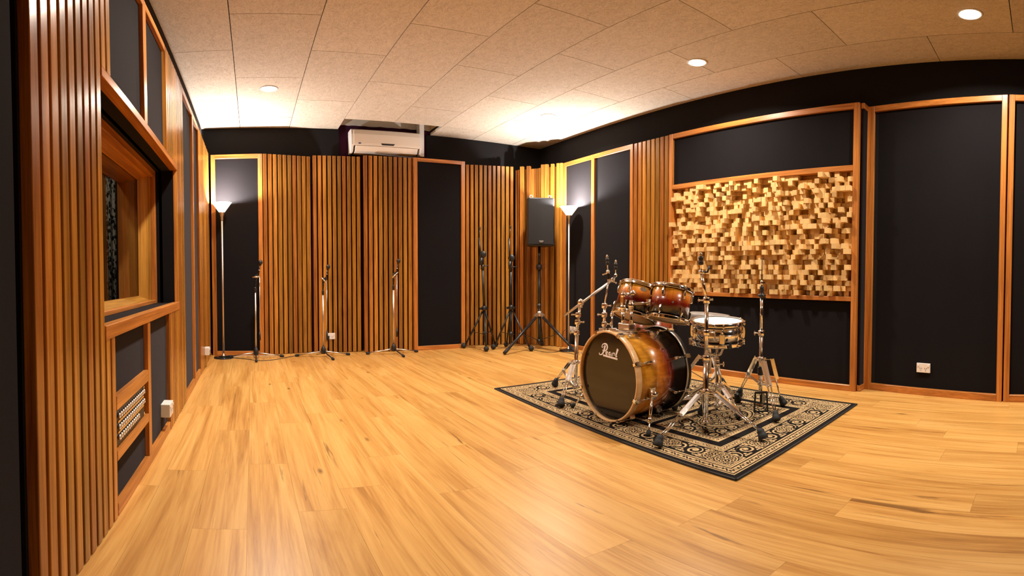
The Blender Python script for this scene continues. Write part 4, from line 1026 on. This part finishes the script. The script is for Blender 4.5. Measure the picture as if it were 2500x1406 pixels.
# left boom stand
C = Vector((2.35, 3.11, 0)); bs_ = thing('cymbal_stand', 'chrome boom cymbal stand left of the bass drum, arm raised to the right', 'cymbal stand', (C.x, C.y, RZ), HW)
hz_ = at(1405, 884, C).z; stand_base(bs_, at(1405, 884, C) - Z3 * hz_, hz_, .07, [(2.010, 2.838), (2.372, 3.44), (2.76, 3.02)])
p0 = at(1405, 990, C); p0.z = .05; p1 = at(1408, 812, C); p2 = at(1416, 742, C)
MB().tube(p0, p1, .0150, n=18).build('base_tube', 'chrome', bs_)
MB().tube(p1, p2, .0118, n=18).build('middle_tube', 'chrome', bs_)
for py in (812, 786, 768): memory_lock(at(1408 + (812 - py) * .08, py, C), .0135, -VS if py != 786 else VS).build('clamp', 'chrome', bs_)
pb = at(1418, 738, C); b = MB(); b.ball(pb, .027, 14); b.tube(pb - Z3 * .04, pb, .014, n=14); b.build('boom_joint', 'chrome', bs_)
a0_, a1_ = at(1377, 771, C), at(1496, 683, C); MB().tube(a0_, a1_, .0095, n=14).build('boom_arm', 'satin_metal', bs_)
b = MB(); b.ball(a1_, .018, 12); tt = at(1503, 672, C); b.bar(a1_, tt, .030, .018); b.ball(tt, .014, 10); wing(b, a1_ - Z3 * .012, VS - Z3 * .4, .9); b.build('tilter', 'chrome', bs_)
cymbal_top(bs_, tt, (.0, 0, 1))
# second stand behind the bass drum
C = Vector((2.42, 2.86, 0)); ss_ = thing('cymbal_stand', 'chrome cymbal stand rising behind the left side of the bass drum', 'cymbal stand', (C.x, C.y, RZ), HW)
stand_base(ss_, (C.x, C.y, 0), .26, .06, [(2.30, 2.74 + .02), (2.72, 2.82), (2.50, 3.22)])
pA, pB, pC = at(1475, 803, C), at(1476, 745, C), at(1486, 682, C)
MB().tube((C.x, C.y, .04), pA, .0135, n=16).build('base_tube', 'chrome', ss_)
MB().tube(pA, pB, .0110, n=16).build('middle_tube', 'chrome', ss_)
MB().tube(pB, pC, .0060, n=12).build('upper_rod', 'chrome', ss_)
for py, s_ in ((791, 1), (768, -1), (746, 1)): memory_lock(at(1475.5, py, C), .012, VS * s_).build('clamp', 'chrome', ss_)
tt = at(1484, 664, C); b = MB(); b.ball(pC, .012, 10); b.bar(pC, tt, .024, .016); b.ball(tt, .016, 12); wing(b, tt - VS * .01 - Z3 * .01, -VS - Z3 * .3, .9); b.build('tilter', 'chrome', ss_); cymbal_top(ss_, tt + Z3 * .008, (-.05, .04, 1))
b = MB()
for xa, xb in ((1462, 1483), (1485, 1506)): p, q = at(xa, 806, C), at(xb, 806, C); b.bar(p, q, .020, .030, (0, 0, 1))
b.build('multi_clamp', 'satin_metal', ss_, bevel=.003)
b = MB(); p = at(1494, 800, C); q = at(1494, 768, C); b.tube(p, q, .0065, n=10); b.ball(q, .016, 12); r_ = at(1500, 760, C); b.bar(q, r_ + Z3 * .0, .026, .018); b.ball(r_, .014, 10); b.build('side_arm', 'chrome', ss_)
# snare stand
C = Vector((2.735, 2.045, 0)); st2 = thing('snare_stand', 'chrome snare stand with three arm basket under the snare drum', 'snare stand', (C.x, C.y, RZ), HW)
stand_base(st2, C, at(1752, 940, C).z, .05, [(2.665, 1.80), (2.555, 2.285), (3.04, 2.07)], .012)
kz = at(1752, 882, C).z; MB().tube((C.x, C.y, .035), (C.x, C.y, kz), .0125, n=16).build('base_tube', 'chrome', st2)
MB().tube((C.x, C.y, kz), (C.x, C.y, sc_.z - SH / 2 - .035), .0095, n=14).build('upper_tube', 'chrome', st2)
b = memory_lock((C.x, C.y, kz - .02), .0125, VS); b.ball((C.x, C.y, kz + .012), .020, 12); b.build('basket_tilter', 'chrome', st2)
bz = sc_.z - SH / 2 - .010; k0 = Vector((C.x, C.y, kz + .035))
for k in range(3):
    a = a0 + .45 + 2 * PI * k / 3; e = Vector((math.cos(a), math.sin(a), 0)); p1 = k0 + e * .06 + Z3 * .02; p2 = Vector((sc_.x, sc_.y, bz)) + e * (SR + .006)
    b = MB(); b.path([k0, p1, Vector((C.x, C.y, bz - .008)) + e * .10, p2 - Z3 * .006], .0068, 10); ar = b.build('basket_arm', 'chrome', st2)
    b = MB(); b.bar(p2 - e * .03 - Z3 * .006, p2 + e * .008 - Z3 * .004, .022, .014); b.bar(p2 + e * .004 - Z3 * .008, p2 + e * .006 + Z3 * .03, .016, .008, e); b.build('rubber_grip', 'satin_metal' if k else 'rubber', ar)
# hi-hat stand
C = Vector((3.02, 1.868, 0)); hh = thing('hi_hat_stand', 'bare chrome hi-hat stand with black pedal frame, right of the snare', 'hi-hat stand', (C.x, C.y, RZ), HW)
hz_ = at(1861, 876, C).z; stand_base(hh, C, hz_, at(1861, 936, C).z, [(2.735, 1.570), (3.135, 1.735), (3.19, 2.17)], .0145)
g1, g2 = at(1861, 905, C).z, at(1860, 812, C).z
MB().tube((C.x, C.y, .10), (C.x, C.y, g2), .0138, n=18).build('base_tube', 'chrome', hh)
MB().lathe([(.019, -.03), (.023, -.024), (.023, .022), (.018, .03)], (C.x, C.y, g1), n=18).build('spring_housing', 'black_plastic', hh)
g3 = at(1860, 722, C).z; MB().tube((C.x, C.y, g2), (C.x, C.y, g3), .0108, n=16).build('upper_tube', 'chrome', hh)
b = memory_lock((C.x, C.y, g2 - .002), .0138, -VS); b.ball((C.x, C.y, g2 - .004), .024, 14, (1, 1, 1.1)); b.build('clamp', 'chrome', hh)
b = MB(); b.lathe([(.012, -.012), (.020, -.008), (.030, .0), (.030, .008), (.012, .012), (.012, .030), (.015, .034), (.015, .062), (.009, .068)], (C.x, C.y, g3), n=18); wing(b, Vector((C.x, C.y, g3 - .014)) + VS * .012, VS, .5); b.build('cymbal_seat', 'black_plastic', hh)
g4 = at(1860, 690, C).z; MB().tube((C.x, C.y, g3), (C.x, C.y, at(1860, 628, C).z), .0036, n=8).build('pull_rod', 'black_metal', hh)
b = MB(); b.lathe([(.008, -.016), (.011, -.012), (.011, .004), (.007, .016)], (C.x, C.y, g4), n=14); b.bar((C.x, C.y, g4), Vector((C.x, C.y, g4)) + VS * .02, .008, .008); b.build('clutch', 'chrome', hh)
pf = Vector((2.905, 1.792, 0)); b = MB()
zt2 = at(1860, 958, pf).z; v2 = VS * .048
b.bar(pf - v2 + Z3 * (RZ + .004), pf - v2 * .85 + Z3 * zt2, .012, .010, VS); b.bar(pf + v2 + Z3 * (RZ + .004), pf + v2 * .85 + Z3 * zt2, .012, .010, VS); b.bar(pf - v2 * .9 + Z3 * zt2, pf + v2 * .9 + Z3 * zt2, .014, .012); b.bar(pf - v2 * 1.1 + Z3 * (RZ + .006), pf + v2 * 1.1 + Z3 * (RZ + .006), .016, .006)
b.build('pedal_frame', 'black_metal', hh)
b = MB(); dd = Vector((.62, .30, 0)).normalized(); b.bar(pf + dd * .03 + Z3 * .10, pf + dd * .27 + Z3 * .03, .075, .008, (dd.y, -dd.x, 0)); b.xf(Matrix()); b.build('footboard', 'black_metal', hh)
MB().tube(Vector((C.x, C.y, .16)), Vector((C.x, C.y, .045)), .005, n=8).build('pull_strap', 'black_metal', hh)
# throne
tc2 = Vector((3.16, 2.435, 0)); tz = at(1742, 764, tc2).z
th = thing('drum_throne', 'grey vinyl drum stool showing above the snare drum', 'stool', (tc2.x, tc2.y, RZ), None)
MB().lathe([(.10, -.085), (.155, -.080), (.168, -.060), (.168, -.022), (.155, -.004), (.10, .0), (.01, .002)], (tc2.x, tc2.y, tz), (.06, -.05, 1), 40).build('seat', 'grey_vinyl', th)
MB().tube((tc2.x, tc2.y, .16), (tc2.x, tc2.y, tz - .08), .0145, n=14).build('post', 'chrome', th)
stand_base(th, tc2, .30, .11, [(tc2.x + .27 * math.cos(q), tc2.y + .27 * math.sin(q)) for q in (.2, 2.3, 4.25)], .0145)
# bass drum pedal
kp = Vector((2.60, BY - .01, 0)); kd = thing('bass_drum_pedal', 'chrome bass drum pedal on the rug behind the bass drum', 'pedal', (kp.x, kp.y, RZ), None)
b = MB(); b.bar(kp + Vector((.02, 0, .055)), kp + Vector((.30, 0, .022)), .006, .085, (0, 1, 0)); b.build('footboard', 'satin_metal', kd, bevel=.002)
b = MB(); b.box((kp.x - .03, kp.y - .045, RZ), (kp.x + .32, kp.y + .045, RZ + .006)); b.build('base_plate', 'black_metal', kd)
b = MB()
for s_ in (-1, 1): b.tube(kp + Vector((0, s_ * .062, RZ + .003)), kp + Vector((.012, s_ * .05, .20)), .007, n=10)
b.tube(kp + Vector((.012, -.075, .20)), kp + Vector((.012, .075, .20)), .006, n=10); b.build('pedal_frame', 'chrome', kd)
b = MB(); b.tube(kp + Vector((.012, 0, .20)), kp + Vector((.075, 0, .40)), .004, n=8); bt = b.build('beater_rod', 'chrome', kd)
MB().ball(kp + Vector((.062, 0, .40)), .026, 12, (.8, 1, 1)).build('beater', 'white_head', kd)

# ------------------------------------------------------------------ cords
def cord(label, pts, r=.0032, mat='cable', name='extension_lead'):
    P2 = [Vector(p) for p in pts]
    for _ in range(3):
        Q = [P2[0]]
        for k in range(len(P2) - 1): Q += [P2[k] * .75 + P2[k + 1] * .25, P2[k] * .25 + P2[k + 1] * .75]
        P2 = Q + [P2[-1]]
    o_ = MB().path(P2, r, 6).build(name, mat, loc=tuple(P2[0])); return tag(o_, label, 'power cord')
f0_ = .0034
cord('pale thin cord on the floor beside the left floor lamp', [(-.24, 5.90, f0_), (-.16, 5.97, f0_), (-.02, 5.99, f0_), (.16, 5.965, f0_), (.26, 5.94, f0_)], .0032, 'pale_cable')
cord('black cord running along the floor from the left lamp to the slats', [(-.235, 5.84, f0_), (-.10, 5.76, f0_), (.06, 5.62, f0_), (.20, 5.62, f0_), (.42, 5.84, f0_), (.60, 6.02, f0_)], .0034)
cord('black cord on the floor behind the right floor lamp', [(3.60, 5.10, f0_), (3.50, 5.06, f0_), (3.40, 5.10, f0_), (3.36, 5.35, f0_), (3.40, 5.62, f0_)], .0034)
cord('black cord hanging from the power point behind the right lamp', [(3.822, pc.y if False else 5.30, .23), (3.80, 5.32, .20), (3.79, 5.36, .06), (3.79, 5.34, f0_), (3.70, 5.26, f0_)], .003)
p = ony(800.5, 823, 6.082)
pl = tag(MB().box((p.x - .018, 6.072, p.z - .035), (p.x + .018, 6.0905, p.z + .016)).build('plug_adaptor', 'black_plastic', loc=(p.x, 6.0905, p.z), bevel=.004, seg=2),
         'black plug pack in the power point on the middle back slat panel', 'plug')
cord('black cord dropping from the plug pack on the back wall to the floor', [(p.x, 6.080, p.z - .035), (p.x + .004, 6.075, p.z - .10), (p.x - .01, 6.07, .05), (p.x - .03, 6.05, f0_), (p.x - .16, 5.99, f0_)], .003)
